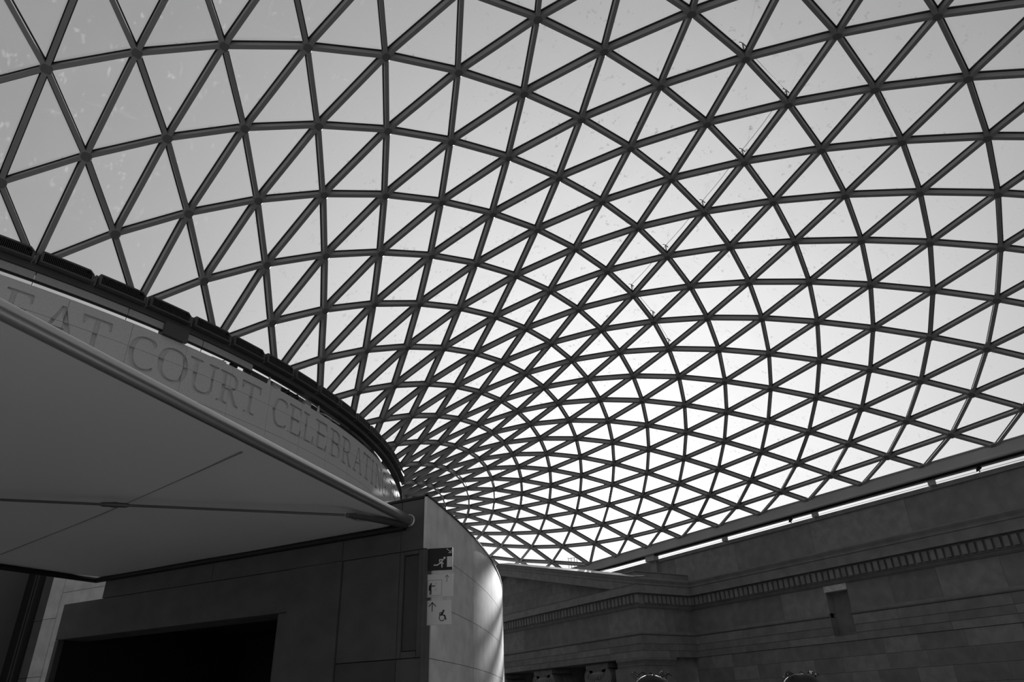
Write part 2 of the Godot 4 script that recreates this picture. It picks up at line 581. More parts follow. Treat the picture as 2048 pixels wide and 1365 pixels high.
func build_drum() -> void:
	var drum := root("wall_left", "pale limestone drum wall with an inscription cut into its curved face", "wall", "structure")
	var R := 22.97
	# what the letters stand on: left and right edge in degrees round the drum
	var words := [["E", 164.1, 162.75], ["A", 162.4, 160.35], ["T", 160.35, 158.75], ["C", 157.6, 156.0], ["O", 155.8, 153.8], ["U", 153.75, 151.6], ["R", 151.5, 149.7], ["T", 149.65, 147.9],
		["C", 146.65, 145.1], ["E", 144.95, 143.45], ["L", 143.3, 141.85], ["E", 141.75, 140.0], ["B", 139.65, 137.9], ["R", 137.75, 135.9], ["A", 135.6, 133.6], ["T", 133.55, 131.75], ["I", 131.55, 130.85], ["N", 130.4, 128.35], ["G", 128.2, 126.6],
		["T", 125.3, 123.9], ["H", 123.4, 121.5], ["E", 120.9, 119.5]]
	var base := 18.96
	var cap := 0.88
	var cache := {}
	var letters := []
	for w in words:
		if not cache.has(w[0]): cache[w[0]] = glyph(w[0])
		var s0 := -deg_to_rad(w[1]) * R
		var s1 := -deg_to_rad(w[2]) * R
		var loops := []
		for l in cache[w[0]]:
			var o := PackedVector2Array()
			for p in l: o.append(Vector2(s0 + p.x * (s1 - s0), base + p.y * cap))
			loops.append(o)
		letters.append([s0, s1, loops])
	var depth := 0.06
	var bend := func(p: Vector2, r: float) -> Vector3: return on_drum(rad_to_deg(-p.x / R), p.y, r)
	# blocks, course by course
	var courses := [[17.2, 17.96], [17.96, 18.71], [18.71, 19.46], [19.46, 20.05]]
	for ci in courses.size():
		var y0: float = courses[ci][0] + 0.004
		var y1: float = courses[ci][1] - 0.004
		for b in 17:
			var a0 := 171.8 - 3.53 * b + (1.76 if ci < 2 and ci % 2 == 0 else 0.0)
			var a1 := a0 - 3.53
			var s0 := -deg_to_rad(a0) * R + 0.004
			var s1 := -deg_to_rad(a1) * R - 0.004
			var st := begin()
			var n := 36
			for i in n:
				var u0 := lerpf(s0, s1, float(i) / n)
				var u1 := lerpf(s0, s1, float(i + 1) / n)
				var strips: Array = [PackedVector2Array([Vector2(u0, y0), Vector2(u1, y0), Vector2(u1, y1), Vector2(u0, y1)])]
				for l in letters:
					if l[1] < u0 or l[0] > u1 or y1 < base: continue
					strips = cut(strips, l[2])
				for s in strips: fan(st, s, bend, R, true)
			for i in 8:
				var u0 := lerpf(s0, s1, i / 8.0)
				var u1 := lerpf(s0, s1, (i + 1) / 8.0)
				var cen: Vector3 = bend.call(Vector2((u0 + u1) / 2.0, (y0 + y1) / 2.0), R - 0.03)
				for y in [y0, y1]:
					face(st, [bend.call(Vector2(u0, y), R), bend.call(Vector2(u1, y), R), bend.call(Vector2(u1, y), R - 0.075), bend.call(Vector2(u0, y), R - 0.075)], cen)
			var mid: Vector3 = bend.call(Vector2((s0 + s1) / 2.0, (y0 + y1) / 2.0), R - 0.03)
			for s in [s0, s1]:
				face(st, [bend.call(Vector2(s, y0), R), bend.call(Vector2(s, y1), R), bend.call(Vector2(s, y1), R - 0.075), bend.call(Vector2(s, y0), R - 0.075)], mid)
			part("stone_block", st, M.drum, drum)
	# the letters: sunk floors with walls round them
	for l in letters:
		var st := begin()
		var lo := 1e9
		var hi := -1e9
		for loop in l[2]:
			for p in loop:
				lo = minf(lo, p.x); hi = maxf(hi, p.x)
		var n := maxi(6, int((hi - lo) / 0.03))
		for i in n:
			var u0 := lerpf(lo, hi, float(i) / n)
			var u1 := lerpf(lo, hi, float(i + 1) / n)
			for s in keep(PackedVector2Array([Vector2(u0, base - 0.1), Vector2(u1, base - 0.1), Vector2(u1, base + cap + 0.1), Vector2(u0, base + cap + 0.1)]), l[2]):
				fan(st, s, bend, R - depth, true)
		for loop in l[2]:
			for i in loop.size():
				var p: Vector2 = loop[i]
				var q: Vector2 = loop[(i + 1) % loop.size()]
				var v := [bend.call(p, R - depth - 0.004), bend.call(q, R - depth - 0.004), bend.call(q, R), bend.call(p, R)]
				tri(st, v[0], v[1], v[2]); tri(st, v[0], v[2], v[3])
		part("engraved_letter", st, M.drum, drum)
	# core behind the blocks and down to the court
	var core := begin(false)
	var seg := 100
	for i in seg:
		var a0 := 178.0 - i * 1.2
		var a1 := a0 - 1.2
		var c := on_drum((a0 + a1) / 2.0, 10.0, R - 0.3)
		face(core, [on_drum(a0, 0, R - 0.072), on_drum(a1, 0, R - 0.072), on_drum(a1, 20.04, R - 0.072), on_drum(a0, 20.04, R - 0.072)], c)
		face(core, [on_drum(a0, 0, R - 0.6), on_drum(a1, 0, R - 0.6), on_drum(a1, 20.04, R - 0.6), on_drum(a0, 20.04, R - 0.6)], c)
		face(core, [on_drum(a0, 20.04, R - 0.072), on_drum(a1, 20.04, R - 0.072), on_drum(a1, 20.04, R - 0.6), on_drum(a0, 20.04, R - 0.6)], c)
	part("drum_core", core, M.joint, drum)

func fan(st: SurfaceTool, poly: PackedVector2Array, bend: Callable, r: float, _o: bool) -> void:
	var ix := Geometry2D.triangulate_polygon(poly)
	for k in range(0, ix.size(), 3):
		var a: Vector3 = bend.call(poly[ix[k]], r)
		var b: Vector3 = bend.call(poly[ix[k + 1]], r)
		var c: Vector3 = bend.call(poly[ix[k + 2]], r)
		if (a - c).cross(a - b).dot(Vector3(a.x, 0, a.z)) < 0.0: tri(st, a, c, b)
		else: tri(st, a, b, c)

func split_loops(loops: Array) -> Array:
	# outer outlines and holes, told apart by which lies inside another
	var outer := []
	var holes := []
	for l in loops:
		var inside := false
		for o in loops:
			if o != l and Geometry2D.is_point_in_polygon(l[0], o): inside = true
		if inside: holes.append(l)
		else: outer.append(l)
	return [outer, holes]

func cut(polys: Array, loops: Array) -> Array:
	var oh := split_loops(loops)
	var res := polys
	var islands := []
	for h in oh[1]:
		for p in polys: islands.append_array(Geometry2D.intersect_polygons(p, h))
	for o in oh[0]:
		var nx := []
		for p in res: nx.append_array(Geometry2D.clip_polygons(p, o))
		res = nx
	res = res.duplicate()
	res.append_array(islands)
	return res

func keep(strip: PackedVector2Array, loops: Array) -> Array:
	var oh := split_loops(loops)
	var res := []
	for o in oh[0]: res.append_array(Geometry2D.intersect_polygons(strip, o))
	for h in oh[1]:
		var nx := []
		for p in res: nx.append_array(Geometry2D.clip_polygons(p, h))
		res = nx
	return res

# ------------------------------------------------------------------ ring beam and louvred boxes on the drum's rim
func arc_box(st: SurfaceTool, a0: float, a1: float, y0: float, y1: float, r0: float, r1: float, n := 4) -> void:
	for i in n:
		var u := lerpf(a0, a1, float(i) / n)
		var v := lerpf(a0, a1, float(i + 1) / n)
		var c := on_drum((u + v) / 2.0, (y0 + y1) / 2.0, (r0 + r1) / 2.0)
		face(st, [on_drum(u, y0, r1), on_drum(v, y0, r1), on_drum(v, y1, r1), on_drum(u, y1, r1)], c)
		face(st, [on_drum(u, y0, r0), on_drum(v, y0, r0), on_drum(v, y1, r0), on_drum(u, y1, r0)], c)
		face(st, [on_drum(u, y0, r0), on_drum(v, y0, r0), on_drum(v, y0, r1), on_drum(u, y0, r1)], c)
		face(st, [on_drum(u, y1, r0), on_drum(v, y1, r0), on_drum(v, y1, r1), on_drum(u, y1, r1)], c)
	var m := on_drum((a0 + a1) / 2.0, (y0 + y1) / 2.0, (r0 + r1) / 2.0)
	for u in [a0, a1]:
		face(st, [on_drum(u, y0, r0), on_drum(u, y1, r0), on_drum(u, y1, r1), on_drum(u, y0, r1)], m)

func build_rim() -> void:
	var rim := root("trim_1", "pale ring beam running above the inscription with a thin bright slit beneath it", "ring beam", "structure")
	var a := 168.1
	while a > 150.0:
		var b := maxf(a - 4.98, 149.0)
		var st := begin()
		arc_box(st, a - 0.03, b + 0.03, 20.19, 20.37, 22.88, 22.98, 6)
		part("beam_panel", st, M.ring, rim)
		var sp := begin()
		tube(sp, [on_drum(b, 20.03, 22.95), on_drum(b, 20.2, 22.95)], 0.012, 6)
		part("slit_post", sp, M.hub, rim)
		a = b
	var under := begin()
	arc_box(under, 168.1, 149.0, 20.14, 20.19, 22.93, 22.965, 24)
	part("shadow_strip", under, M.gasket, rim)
	var tier := begin()
	arc_box(tier, 170.0, 108.0, 20.38, 20.53, 22.8, 23.02, 60)
	part("upper_tier", tier, M.tray, rim)
	var back := begin()
	arc_box(back, 149.0, 131.8, 20.03, 20.40, 22.60, 22.66, 24)
	arc_box(back, 124.5, 108.0, 20.03, 20.40, 22.60, 22.66, 24)
	arc_box(back, 131.8, 124.5, 20.03, 20.16, 22.60, 22.66, 12)
	part("back_panel", back, M.tray, rim)
	var br := begin()
	arc_box(br, 155.95, 154.35, 20.06, 20.42, 22.8, 23.06, 3)
	part("hanger_block", br, M.tray, rim)
	# louvred boxes
	var above := ["the blank stone left of the word EAT", "the letter E of EAT", "the letter A of EAT", "the gap between EAT and COURT", "the letter C of COURT", "the letter U of COURT", "the letter R of COURT", "the gap after the word COURT", "the letter C of CELEBRATING", "the letter L of CELEBRATING", "the letter B of CELEBRATING", "the letters RA of CELEBRATING", "the letter T of CELEBRATING", "the letter N of CELEBRATING", "the end of CELEBRATING", "the last visible word of the inscription"]
	for i in above.size():
		var t0 := 166.35 - 3.0 * i
		var t := root("louvre_box", "dark louvred box on the drum rim above " + above[i], "louvre box", "", "louvred boxes round the drum rim")
		var st := begin()
		var hi := t0 - 0.1
		var lo := t0 - 2.8
		# casing with a cut-off upper corner, its front open for the slats
		arc_box(st, hi, lo, 20.54, 20.575, 22.75, 23.19, 5)
		arc_box(st, hi, lo + 0.25, 20.79, 20.83, 22.75, 23.16, 5)
		arc_box(st, hi, hi - 0.12, 20.575, 20.80, 22.75, 23.17, 1)
		arc_box(st, lo + 0.12, lo, 20.575, 20.72, 22.75, 23.17, 1)
		var w := [on_drum(lo + 0.25, 20.83, 22.75), on_drum(lo + 0.25, 20.83, 23.16), on_drum(lo + 0.25, 20.79, 23.16), on_drum(lo + 0.25, 20.79, 22.75), on_drum(lo, 20.74, 22.75), on_drum(lo, 20.74, 23.16), on_drum(lo, 20.70, 23.16), on_drum(lo, 20.70, 22.75)]
		hexa(st, w)
		arc_box(st, hi, lo + 0.1, 20.575, 20.79, 22.75, 22.85, 5)
		part("casing", st, M.tray, t)
		var gr := begin()
		var c := hi - 0.18
		while c > lo + 0.2:
			arc_box(gr, c, c - 0.035, 20.575, 20.78 if c > lo + 0.4 else 20.71, 22.95, 23.155, 1)
			c -= 0.085
		stuff(part("grille", gr, M.slat, t))
		var lug := begin()
		arc_box(lug, t0 + 0.06, t0 - 0.04, 20.53, 20.80, 22.8, 23.08, 1)
		tube(lug, [on_drum(t0 + 0.1, 20.74, 23.05), on_drum(t0 + 0.02, 20.80, 23.05), on_drum(t0 - 0.06, 20.74, 23.05)], 0.02, 6)
		part("fixing_lug", lug, M.hub, t)

# ------------------------------------------------------------------ facade
func cornice_profile(full: bool) -> Array:
	var p := []
	if full:
		p = [Vector2(0.0, 17.50), Vector2(0.62, 17.36), Vector2(0.62, 17.32), Vector2(0.585, 17.26), Vector2(0.54, 17.20), Vector2(0.515, 17.14), Vector2(0.515, 17.10)]
	else:
		p = [Vector2(0.0, 17.12), Vector2(0.50, 17.08)]
	p.append_array([Vector2(0.47, 17.065), Vector2(0.46, 16.70), Vector2(0.44, 16.69), Vector2(0.21, 16.70), Vector2(0.21, 16.22), Vector2(0.15, 16.20), Vector2(0.12, 16.14), Vector2(0.05, 16.08), Vector2(0.0, 16.06)])
	return p

const TAENIA := [Vector2(0.0, 15.02), Vector2(0.05, 15.01), Vector2(0.06, 14.97), Vector2(0.12, 14.94), Vector2(0.12, 14.90), Vector2(0.10, 14.86), Vector2(0.045, 14.84), Vector2(0.0, 14.82)]

func run(st: SurfaceTool, prof: Array, a: Vector3, b: Vector3, na: Vector3, nb: Vector3) -> void:
	# a profile (outwards, height) swept from a to b; na and nb are the outward mitre vectors at its ends
	var p := []
	var q := []
	for v in prof:
		p.append(Vector3(a.x, v.y, a.z) + na * v.x)
		q.append(Vector3(b.x, v.y, b.z) + nb * v.x)
	loft(st, p, q)

func build_facade() -> void:
	var wall := root("wall_right", "dark weathered classical stone wall with dentil cornice under the glass roof", "wall", "structure")
	var out := Vector3(0, 0, -1)
	var mitre := Vector3(-1, 0, -1)
	var A := Vector3(-46, 0, FZ)
	var B := Vector3(PXS, 0, FZ)
	var st := begin()
	run(st, cornice_profile(true), A, B, out, mitre)
	part("cornice", st, M.old, wall)
	var i := 0
	while true:
		var x := PXS - 0.33 - 0.2924 * i
		if x < -32.5: break
		st = begin()
		bevel_box(st, Transform3D(Basis(Vector3(-1, 0, 0), Vector3.UP, Vector3(0, 0, -1)), Vector3(x, 0, FZ)), Vector3(0, 16.26, 0.18), Vector3(0.19, 16.63, 0.34), 0.012)
		part("dentil", st, M.old if i % 3 else M.old2, wall)
		i += 1
	# attic: parapet blocks under a coping
	var xs := [-46.0, -41.2, -36.6, -31.9, -27.3, -22.7, -18.2, -13.8, -9.55, -4.9, -0.2, 4.5, 9.0, 15.0]
	for k in xs.size() - 1:
		st = begin()
		bevel_box(st, Transform3D(Basis(Vector3(-1, 0, 0), Vector3.UP, Vector3(0, 0, -1)), Vector3(0, 0, 37.5)), Vector3(-xs[k + 1] + 0.003, 17.3, 0), Vector3(-xs[k] - 0.003, 18.98 if xs[k] > -9.6 else 18.84, 0.6), 0.006)
		part("parapet_block", st, M.old3 if k % 2 else M.old, wall)
		if xs[k] < -9.6:
			st = begin()
			bevel_box(st, Transform3D(Basis(Vector3(-1, 0, 0), Vector3.UP, Vector3(0, 0, -1)), Vector3(0, 0, 37.55)), Vector3(-xs[k + 1] - (1.15 if k == 7 else 0.0) + 0.002, 18.80, 0), Vector3(-xs[k] - 0.002, 18.97, 0.75), 0.01)
			part("coping_stone", st, M.old3, wall)
	st = begin()
	box(st, Vector3(-8.32, 17.3, 36.72), Vector3(-7.8, 19.2, 36.95))
	part("rain_pier", st, M.old3, wall)
	# frieze, taenia and fasciae with the slot cut through them
	var n0 := -19.27
	var n1 := -18.23
	var fx := [-46.0, -43.4, -40.9, -38.2, -35.6, -33.0, -30.3, -27.9, -25.4, -23.1, -21.2, n0, n1, -15.9, -13.4, PXS]
	for k in fx.size() - 1:
		if fx[k] == n0: continue
		for band in [[15.01, 16.08, 0.0], [14.46, 14.83, 0.06], [14.16, 14.455, 0.045], [13.87, 14.155, 0.03]]:
			var x1: float = fx[k + 1]
			if x1 > n0 and fx[k] < n0: x1 = n0
			st = begin()
			bevel_box(st, Transform3D(Basis(Vector3(-1, 0, 0), Vector3.UP, Vector3(0, 0, -1)), Vector3(0, 0, 37.6)), Vector3(-x1 + 0.002, band[0], 0), Vector3(-fx[k] - 0.002, band[1], 0.7 + band[2]), 0.008)
			part("frieze_block" if band[1] > 15.0 else "fascia_block", st, [M.old, M.old2, M.old3, M.old][(k * 7 + int(band[0] * 10)) % 4], wall)
	st = begin()
	run(st, TAENIA, A, Vector3(n0, 0, FZ), out, out)
	part("moulding", st, M.old, wall)
	st = begin()
	run(st, TAENIA, Vector3(n1, 0, FZ), B, out, mitre)
	part("moulding", st, M.old, wall)
	# the slot: lintel, back and sill
	st = begin()
	box(st, Vector3(n0 - 0.02, 15.83, 36.86), Vector3(n1 + 0.02, 16.07, 37.6))
	part("slot_lintel", st, M.new, wall)
	st = begin()
	box(st, Vector3(n0 - 0.1, 13.9, 37.25), Vector3(n1 + 0.1, 15.9, 37.6))
	part("slot_back", st, M.old2, wall)
	st = begin()
	box(st, Vector3(n0, 13.87, 36.87), Vector3(n1, 14.09, 37.6))
	part("slot_sill", st, M.old, wall)
	# ashlar below
	var y := 13.86
	var row := 0
	while y > 9.5:
		var x := -46.0 - (row % 2) * 0.75
		while x < PXS + 0.2:
			var w := 1.2 + rng.randf() * 0.8
			var x1 := minf(x + w, PXS + 0.2)
			if x1 > -31.0 and x1 - x > 0.2:
				st = begin()
				bevel_box(st, Transform3D(Basis(Vector3(-1, 0, 0), Vector3.UP, Vector3(0, 0, -1)), Vector3(0, 0, 37.3)), Vector3(-x1 + 0.002, y - 0.56, 0), Vector3(-x - 0.002, y - 0.003, 0.4 + rng.randf() * 0.006), 0.006)
				part("ashlar_block", st, [M.old, M.old2, M.old3, M.old2][rng.randi() % 4], wall)
			x = x1
		y -= 0.563
		row += 1
	st = begin()
	box(st, Vector3(-46, 0, 36.92), Vector3(-31, 13.87, 38.0))
	box(st, Vector3(-31, 0, 36.92), Vector3(PXS + 0.2, 9.6, 38.0))
	box(st, Vector3(-31, 9.6, 37.3), Vector3(PXS + 0.2, 13.87, 38.0))
	box(st, Vector3(-46, 13.86, 37.5), Vector3(51, 18.7, 38.2))
	box(st, Vector3(14.0, 0, 36.92), Vector3(51, 18.7, 38.0))
	part("wall_core", st, M.old2, wall)

# ------------------------------------------------------------------ portico
func build_portico() -> void:
	var t := root("portico", "stone portico with triangular pediment and volute capitals projecting from the right wall", "portico")
	var xe := 2.0 * PXC - PXS
	var B := Vector3(PXS, 0, FZ)
	var Cc := Vector3(PXS, 0, PZ)
	var D := Vector3(xe, 0, PZ)
	var E := Vector3(xe, 0, FZ)
	var mB := Vector3(-1, 0, -1)
	var mD := Vector3(1, 0, -1)
	var st := begin()
	run(st, cornice_profile(true), B, Cc, mB, mB)
	part("side_cornice", st, M.old3, t)
	st = begin()
	run(st, cornice_profile(true), D, E, mD, mD)
	part("side_cornice", st, M.old3, t)
	st = begin()
	run(st, cornice_profile(false), Cc, D, mB, mD)
	part("front_cornice", st, M.old3, t)
	st = begin()
	run(st, TAENIA, B, Cc, mB, mB)
	run(st, TAENIA, Cc, D, mB, mD)
	run(st, TAENIA, D, E, mD, mD)
	part("moulding", st, M.old, t)
	var i := 0
	while PXS - 0.3 + i * 0.2924 < 7.0:
		var x := PXS - 0.33 + i * 0.2924
		st = begin()
		bevel_box(st, Transform3D(Basis(Vector3(-1, 0, 0), Vector3.UP, Vector3(0, 0, -1)), Vector3(x + 0.19, 0, PZ)), Vector3(0, 16.26, 0.18), Vector3(0.19, 16.63, 0.34), 0.012)
		part("dentil", st, M.old if i % 3 else M.old3, t)
		i += 1
	for k in 11:
		var z := PZ - 0.15 + k * 0.2924
		st = begin()
		bevel_box(st, Transform3D(Basis(Vector3(0, 0, 1), Vector3.UP, Vector3(-1, 0, 0)), Vector3(PXS, 0, z + 0.35)), Vector3(0, 16.26, 0.18), Vector3(0.19, 16.63, 0.34), 0.012)
		part("dentil", st, M.old, t)
	# frieze and fasciae, block by block
	var fx := [PXS, -7.9, -5.2, -2.6, 0.1, 2.7, 5.3, 7.9, 10.5, xe]
	for k in fx.size() - 1:
		for band in [[15.01, 16.08, 0.0], [14.46, 14.83, 0.06], [14.16, 14.455, 0.045], [13.86, 14.155, 0.03]]:
			st = begin()
			var xa: float = fx[k] - (band[2] if k == 0 else 0.0)
			bevel_box(st, Transform3D(Basis(Vector3(-1, 0, 0), Vector3.UP, Vector3(0, 0, -1)), Vector3(0, 0, PZ + 1.7)), Vector3(-fx[k + 1] + 0.002, band[0], 0), Vector3(-xa - 0.002, band[1], 1.7 + band[2]), 0.008)
			part("frieze_block" if band[1] > 15.0 else "fascia_block", st, [M.old, M.old2, M.old3, M.old][(k * 5 + int(band[0] * 10)) % 4], t)
	for zz in [[PZ + 1.7, 35.6], [35.6, FZ + 0.05]]:
		for band in [[15.01, 16.08, 0.0], [14.46, 14.83, 0.06], [14.16, 14.455, 0.045], [13.86, 14.155, 0.03]]:
			st = begin()
			bevel_box(st, Transform3D(Basis(Vector3(0, 0, 1), Vector3.UP, Vector3(-1, 0, 0)), Vector3(PXS + 0.8, 0, 0)), Vector3(zz[0] + 0.002, band[0], 0), Vector3(zz[1] - 0.002, band[1], 0.8 + band[2]), 0.008)
			part("frieze_block" if band[1] > 15.0 else "fascia_block", st, M.old2 if zz[0] > 35.3 else M.old, t)
	# pediment
	var ax := PXC
	var ay := 20.15
	var x0 := -10.95
	var y0 := 17.34
	var rake := [Vector2(0.0, 0.10), Vector2(0.62, 0.0), Vector2(0.62, -0.04), Vector2(0.585, -0.11), Vector2(0.54, -0.17), Vector2(0.515, -0.24), Vector2(0.515, -0.28), Vector2(0.47, -0.31), Vector2(0.46, -0.70), Vector2(0.42, -0.71), Vector2(0.0, -0.70)]
	for s in [1.0, -1.0]:
		st = begin()
		var p := []
		var q := []
		for v in rake:
			var ex: float = x0 + (0.62 - v.x) * 0.9
			p.append(Vector3(ax + s * (ex - ax), y0 + (ex - x0) * (ay - y0) / (ax - x0) + v.y, PZ - v.x))
			q.append(Vector3(ax, ay + v.y, PZ - v.x))
		loft(st, p, q)
		part("raking_cornice", st, M.old3, t)
		st = begin()
		hexa(st, [Vector3(ax + s * (x0 - ax), y0 + 0.02, PZ - 0.66), Vector3(ax, ay + 0.02, PZ - 0.66), Vector3(ax, ay + 0.12, PZ + 0.1), Vector3(ax + s * (x0 - ax), y0 + 0.12, PZ + 0.1),
			Vector3(ax + s * (x0 - ax), y0 + 0.05, PZ - 0.66), Vector3(ax, ay + 0.05, PZ - 0.66), Vector3(ax, ay + 0.15, PZ + 0.1), Vector3(ax + s * (x0 - ax), y0 + 0.15, PZ + 0.1)])
		part("lead_flashing", st, M.lead, t)
		st = begin()
		hexa(st, [Vector3(ax + s * (x0 - ax + 0.5), y0 + 0.1, PZ + 0.05), Vector3(ax, ay - 0.1, PZ + 0.05), Vector3(ax, ay - 0.1, FZ + 0.6), Vector3(ax + s * (x0 - ax + 0.5), y0 + 0.1, FZ + 0.6),
			Vector3(ax + s * (x0 - ax + 0.5), y0 + 0.16, PZ + 0.05), Vector3(ax, ay + 0.02, PZ + 0.05), Vector3(ax, ay + 0.02, FZ + 0.6), Vector3(ax + s * (x0 - ax + 0.5), y0 + 0.16, FZ + 0.6)])
		part("roof_slope", st, M.lead, t)
	# tympanum of coursed blocks
	var slope := (ay - y0) / (ax - x0)
	var tl := PackedVector2Array([Vector2(-9.4, 17.07), Vector2(2.0 * ax + 9.4, 17.07), Vector2(ax, 17.07 + (ax + 9.4) * slope)])
	var y := 17.07
	var r := 0
	while y < 19.8:
		var x := -9.8 + (r % 2) * 0.7
		while x < 13.5:
			var w := 1.3 + rng.randf() * 0.6
			var rect := PackedVector2Array([Vector2(x + 0.003, y + 0.003), Vector2(x + w - 0.003, y + 0.003), Vector2(x + w - 0.003, y + 0.597), Vector2(x + 0.003, y + 0.597)])
			for poly in Geometry2D.intersect_polygons(rect, tl):
				if poly.size() < 3: continue
				st = begin()
				var a := []
				var b := []
				var dz := rng.randf() * 0.006
				for v in poly:
					a.append(Vector3(v.x, v.y, PZ + 0.04 - dz)); b.append(Vector3(v.x, v.y, PZ + 0.4))
				loft(st, a, b)
				part("tympanum_block", st, [M.old, M.old2, M.old3][rng.randi() % 3], t)
			x += w
		y += 0.6
		r += 1
	# blocking course on the right shoulder
	st = begin()
	box(st, Vector3(-10.35, 17.3, 33.25), Vector3(-10.05, 17.78, FZ))
	box(st, Vector3(-10.05, 17.3, 33.25), Vector3(-7.6, 17.78, 33.5))
	part("blocking_course", st, M.old, t)
	st = begin()
	box(st, Vector3(-10.4, 17.78, 33.2), Vector3(-10.0, 17.81, FZ))
	box(st, Vector3(-10.0, 17.78, 33.2), Vector3(-7.6, 17.81, 33.55))
	part("lead_capping", st, M.lead, t)
	# body behind: soffit, back wall, corner pier
	st = begin()
	box(st, Vector3(PXS + 0.75, 13.9, PZ + 0.75), Vector3(xe, 16.9, FZ + 0.6))
	part("ceiling_block", st, M.old2, t)
	st = begin()
	box(st, Vector3(-8.2, 0, 36.4), Vector3(xe, 13.9, FZ + 0.6))
	part("inner_wall", st, M.old2, t)
	# corner pier with its moulded capital
	st = begin()
	box(st, Vector3(PXS + 0.12, 0, PZ + 0.12), Vector3(-8.0, 13.45, 35.3))
	box(st, Vector3(PXS + 0.3, 0, 35.3), Vector3(-8.0, 13.86, FZ + 0.3))
	part("corner_pier", st, M.old, t)
	var capm := [Vector2(-0.2, 13.86), Vector2(0.10, 13.86), Vector2(0.10, 13.76), Vector2(0.05, 13.70), Vector2(0.01, 13.64), Vector2(-0.02, 13.58), Vector2(-0.02, 13.54), Vector2(-0.06, 13.50), Vector2(-0.06, 13.44), Vector2(-0.2, 13.44)]
	st = begin()
	run(st, capm, Vector3(PXS + 0.06, 0, 35.36), Vector3(PXS + 0.06, 0, PZ + 0.06), Vector3(-1, 0, 0), mB)
	run(st, capm, Vector3(PXS + 0.06, 0, PZ + 0.06), Vector3(-8.3, 0, PZ + 0.06), mB, Vector3(0, 0, -1))
	box(st, Vector3(PXS + 0.2, 13.44, PZ + 0.2), Vector3(-8.1, 13.86, 35.3))
	part("pier_capital", st, M.old, t)
	# columns
	for c in [-6.30, -1.30, 3.70, 8.70]:
		column(t, Vector3(c, 0, 34.30))

func column(t: Node3D, at: Vector3) -> void:
	var sh := begin(false)
	# fluted shaft
	var rings := []
	for h in [[0.5, 0.88], [4.0, 0.86], [8.0, 0.80], [12.75, 0.74]]:
		var ring := []
		for s in 96:
			var f := 0.035 * absf(sin(PI * 24.0 * s / 96.0))
			var r: float = h[1] - 0.035 + (0.035 - f) * 0.9
			ring.append(at + Vector3(r * cos(TAU * s / 96.0), h[0], r * sin(TAU * s / 96.0)))
		rings.append(ring)
	for i in 3:
		for s in 96:
			face(sh, [rings[i][s], rings[i][(s + 1) % 96], rings[i + 1][(s + 1) % 96], rings[i + 1][s]], at + Vector3(0, rings[i][0].y + 1.0, 0))
	lathe(sh, [Vector2(0, 0), Vector2(1.2, 0), Vector2(1.2, 0.2), Vector2(1.05, 0.3), Vector2(0.95, 0.42), Vector2(0.88, 0.5)], Transform3D(Basis.IDENTITY, at), 32)
	var shaft := part("column", sh, M.old, t)
	var cp := begin(false)
	# echinus with a leafy collar, then cushion and abacus
	lathe(cp, [Vector2(0.72, 12.7), Vector2(0.78, 12.72), Vector2(0.80, 12.78), Vector2(0.76, 12.84), Vector2(0.74, 12.9), Vector2(0.76, 13.15), Vector2(0.90, 13.30), Vector2(0.86, 13.42), Vector2(0.6, 13.45)], Transform3D(Basis.IDENTITY, at), 36)
	cp.set_smooth_group(-1)
	box(cp, at + Vector3(-0.92, 13.60, -0.72), at + Vector3(0.92, 13.80, 0.72))
	box(cp, at + Vector3(-0.86, 13.80, -0.66), at + Vector3(0.86, 13.87, 0.66))
	# canal that sags between the volutes
	var top := []
	var bot := []
	for i in 13:
		var u := -0.68 + 1.36 * i / 12.0
		top.append(Vector3(u, 13.62, 0)); bot.append(Vector3(u, 13.38 - 0.09 * cos(u * 2.2), 0))
	for i in 12:
		hexa(cp, [at + bot[i] + Vector3(0, 0, -0.70), at + bot[i + 1] + Vector3(0, 0, -0.70), at + bot[i + 1] + Vector3(0, 0, 0.70), at + bot[i] + Vector3(0, 0, 0.70),
			at + top[i] + Vector3(0, 0, -0.70), at + top[i + 1] + Vector3(0, 0, -0.70), at + top[i + 1] + Vector3(0, 0, 0.70), at + top[i] + Vector3(0, 0, 0.70)])
	# rolls
	for s in [-1.0, 1.0]:
		var tb := Transform3D(Basis(Vector3(1, 0, 0), Vector3(0, 0, 1), Vector3(0, -1, 0)), at + Vector3(s * 0.70, 13.21, 0))
		lathe(cp, [Vector2(0, -0.70), Vector2(0.42, -0.70), Vector2(0.40, -0.4), Vector2(0.33, 0.0), Vector2(0.40, 0.4), Vector2(0.42, 0.70), Vector2(0, 0.70)], tb, 28)
	part("capital", cp, M.old3, shaft)
	# the spirals and the eggs between them
	var sp := begin(false)
	for s in [-1.0, 1.0]:
		var pts := []
		var rad := []
		for i in 61:
			var a: float = PI / 2.0 + s * -1.0 * TAU * 2.6 * i / 60.0
			var r := 0.40 * pow(0.16, i / 60.0)
			pts.append(at + Vector3(s * 0.70 + r * cos(a), 13.21 + r * sin(a), -0.71))
			rad.append(0.035 * pow(0.4, i / 60.0))
		tube(sp, pts, rad, 6)
	var ed := []
	for i in 13:
		var u := -0.66 + 1.32 * i / 12.0
		ed.append(at + Vector3(u, 13.58 - 0.05 * cos(u * 2.3), -0.72))
	tube(sp, ed, 0.03, 6)
	for i in 5:
		var u := -0.26 + 0.13 * i
		lathe(sp, [Vector2(0, -0.1), Vector2(0.04, -0.07), Vector2(0.05, 0.0), Vector2(0.045, 0.08), Vector2(0, 0.1)], Transform3D(Basis.IDENTITY, at + Vector3(u, 13.18, -0.84 + u * u * 0.8)), 10)
	part("volute_carving", sp, M.old3, shaft)

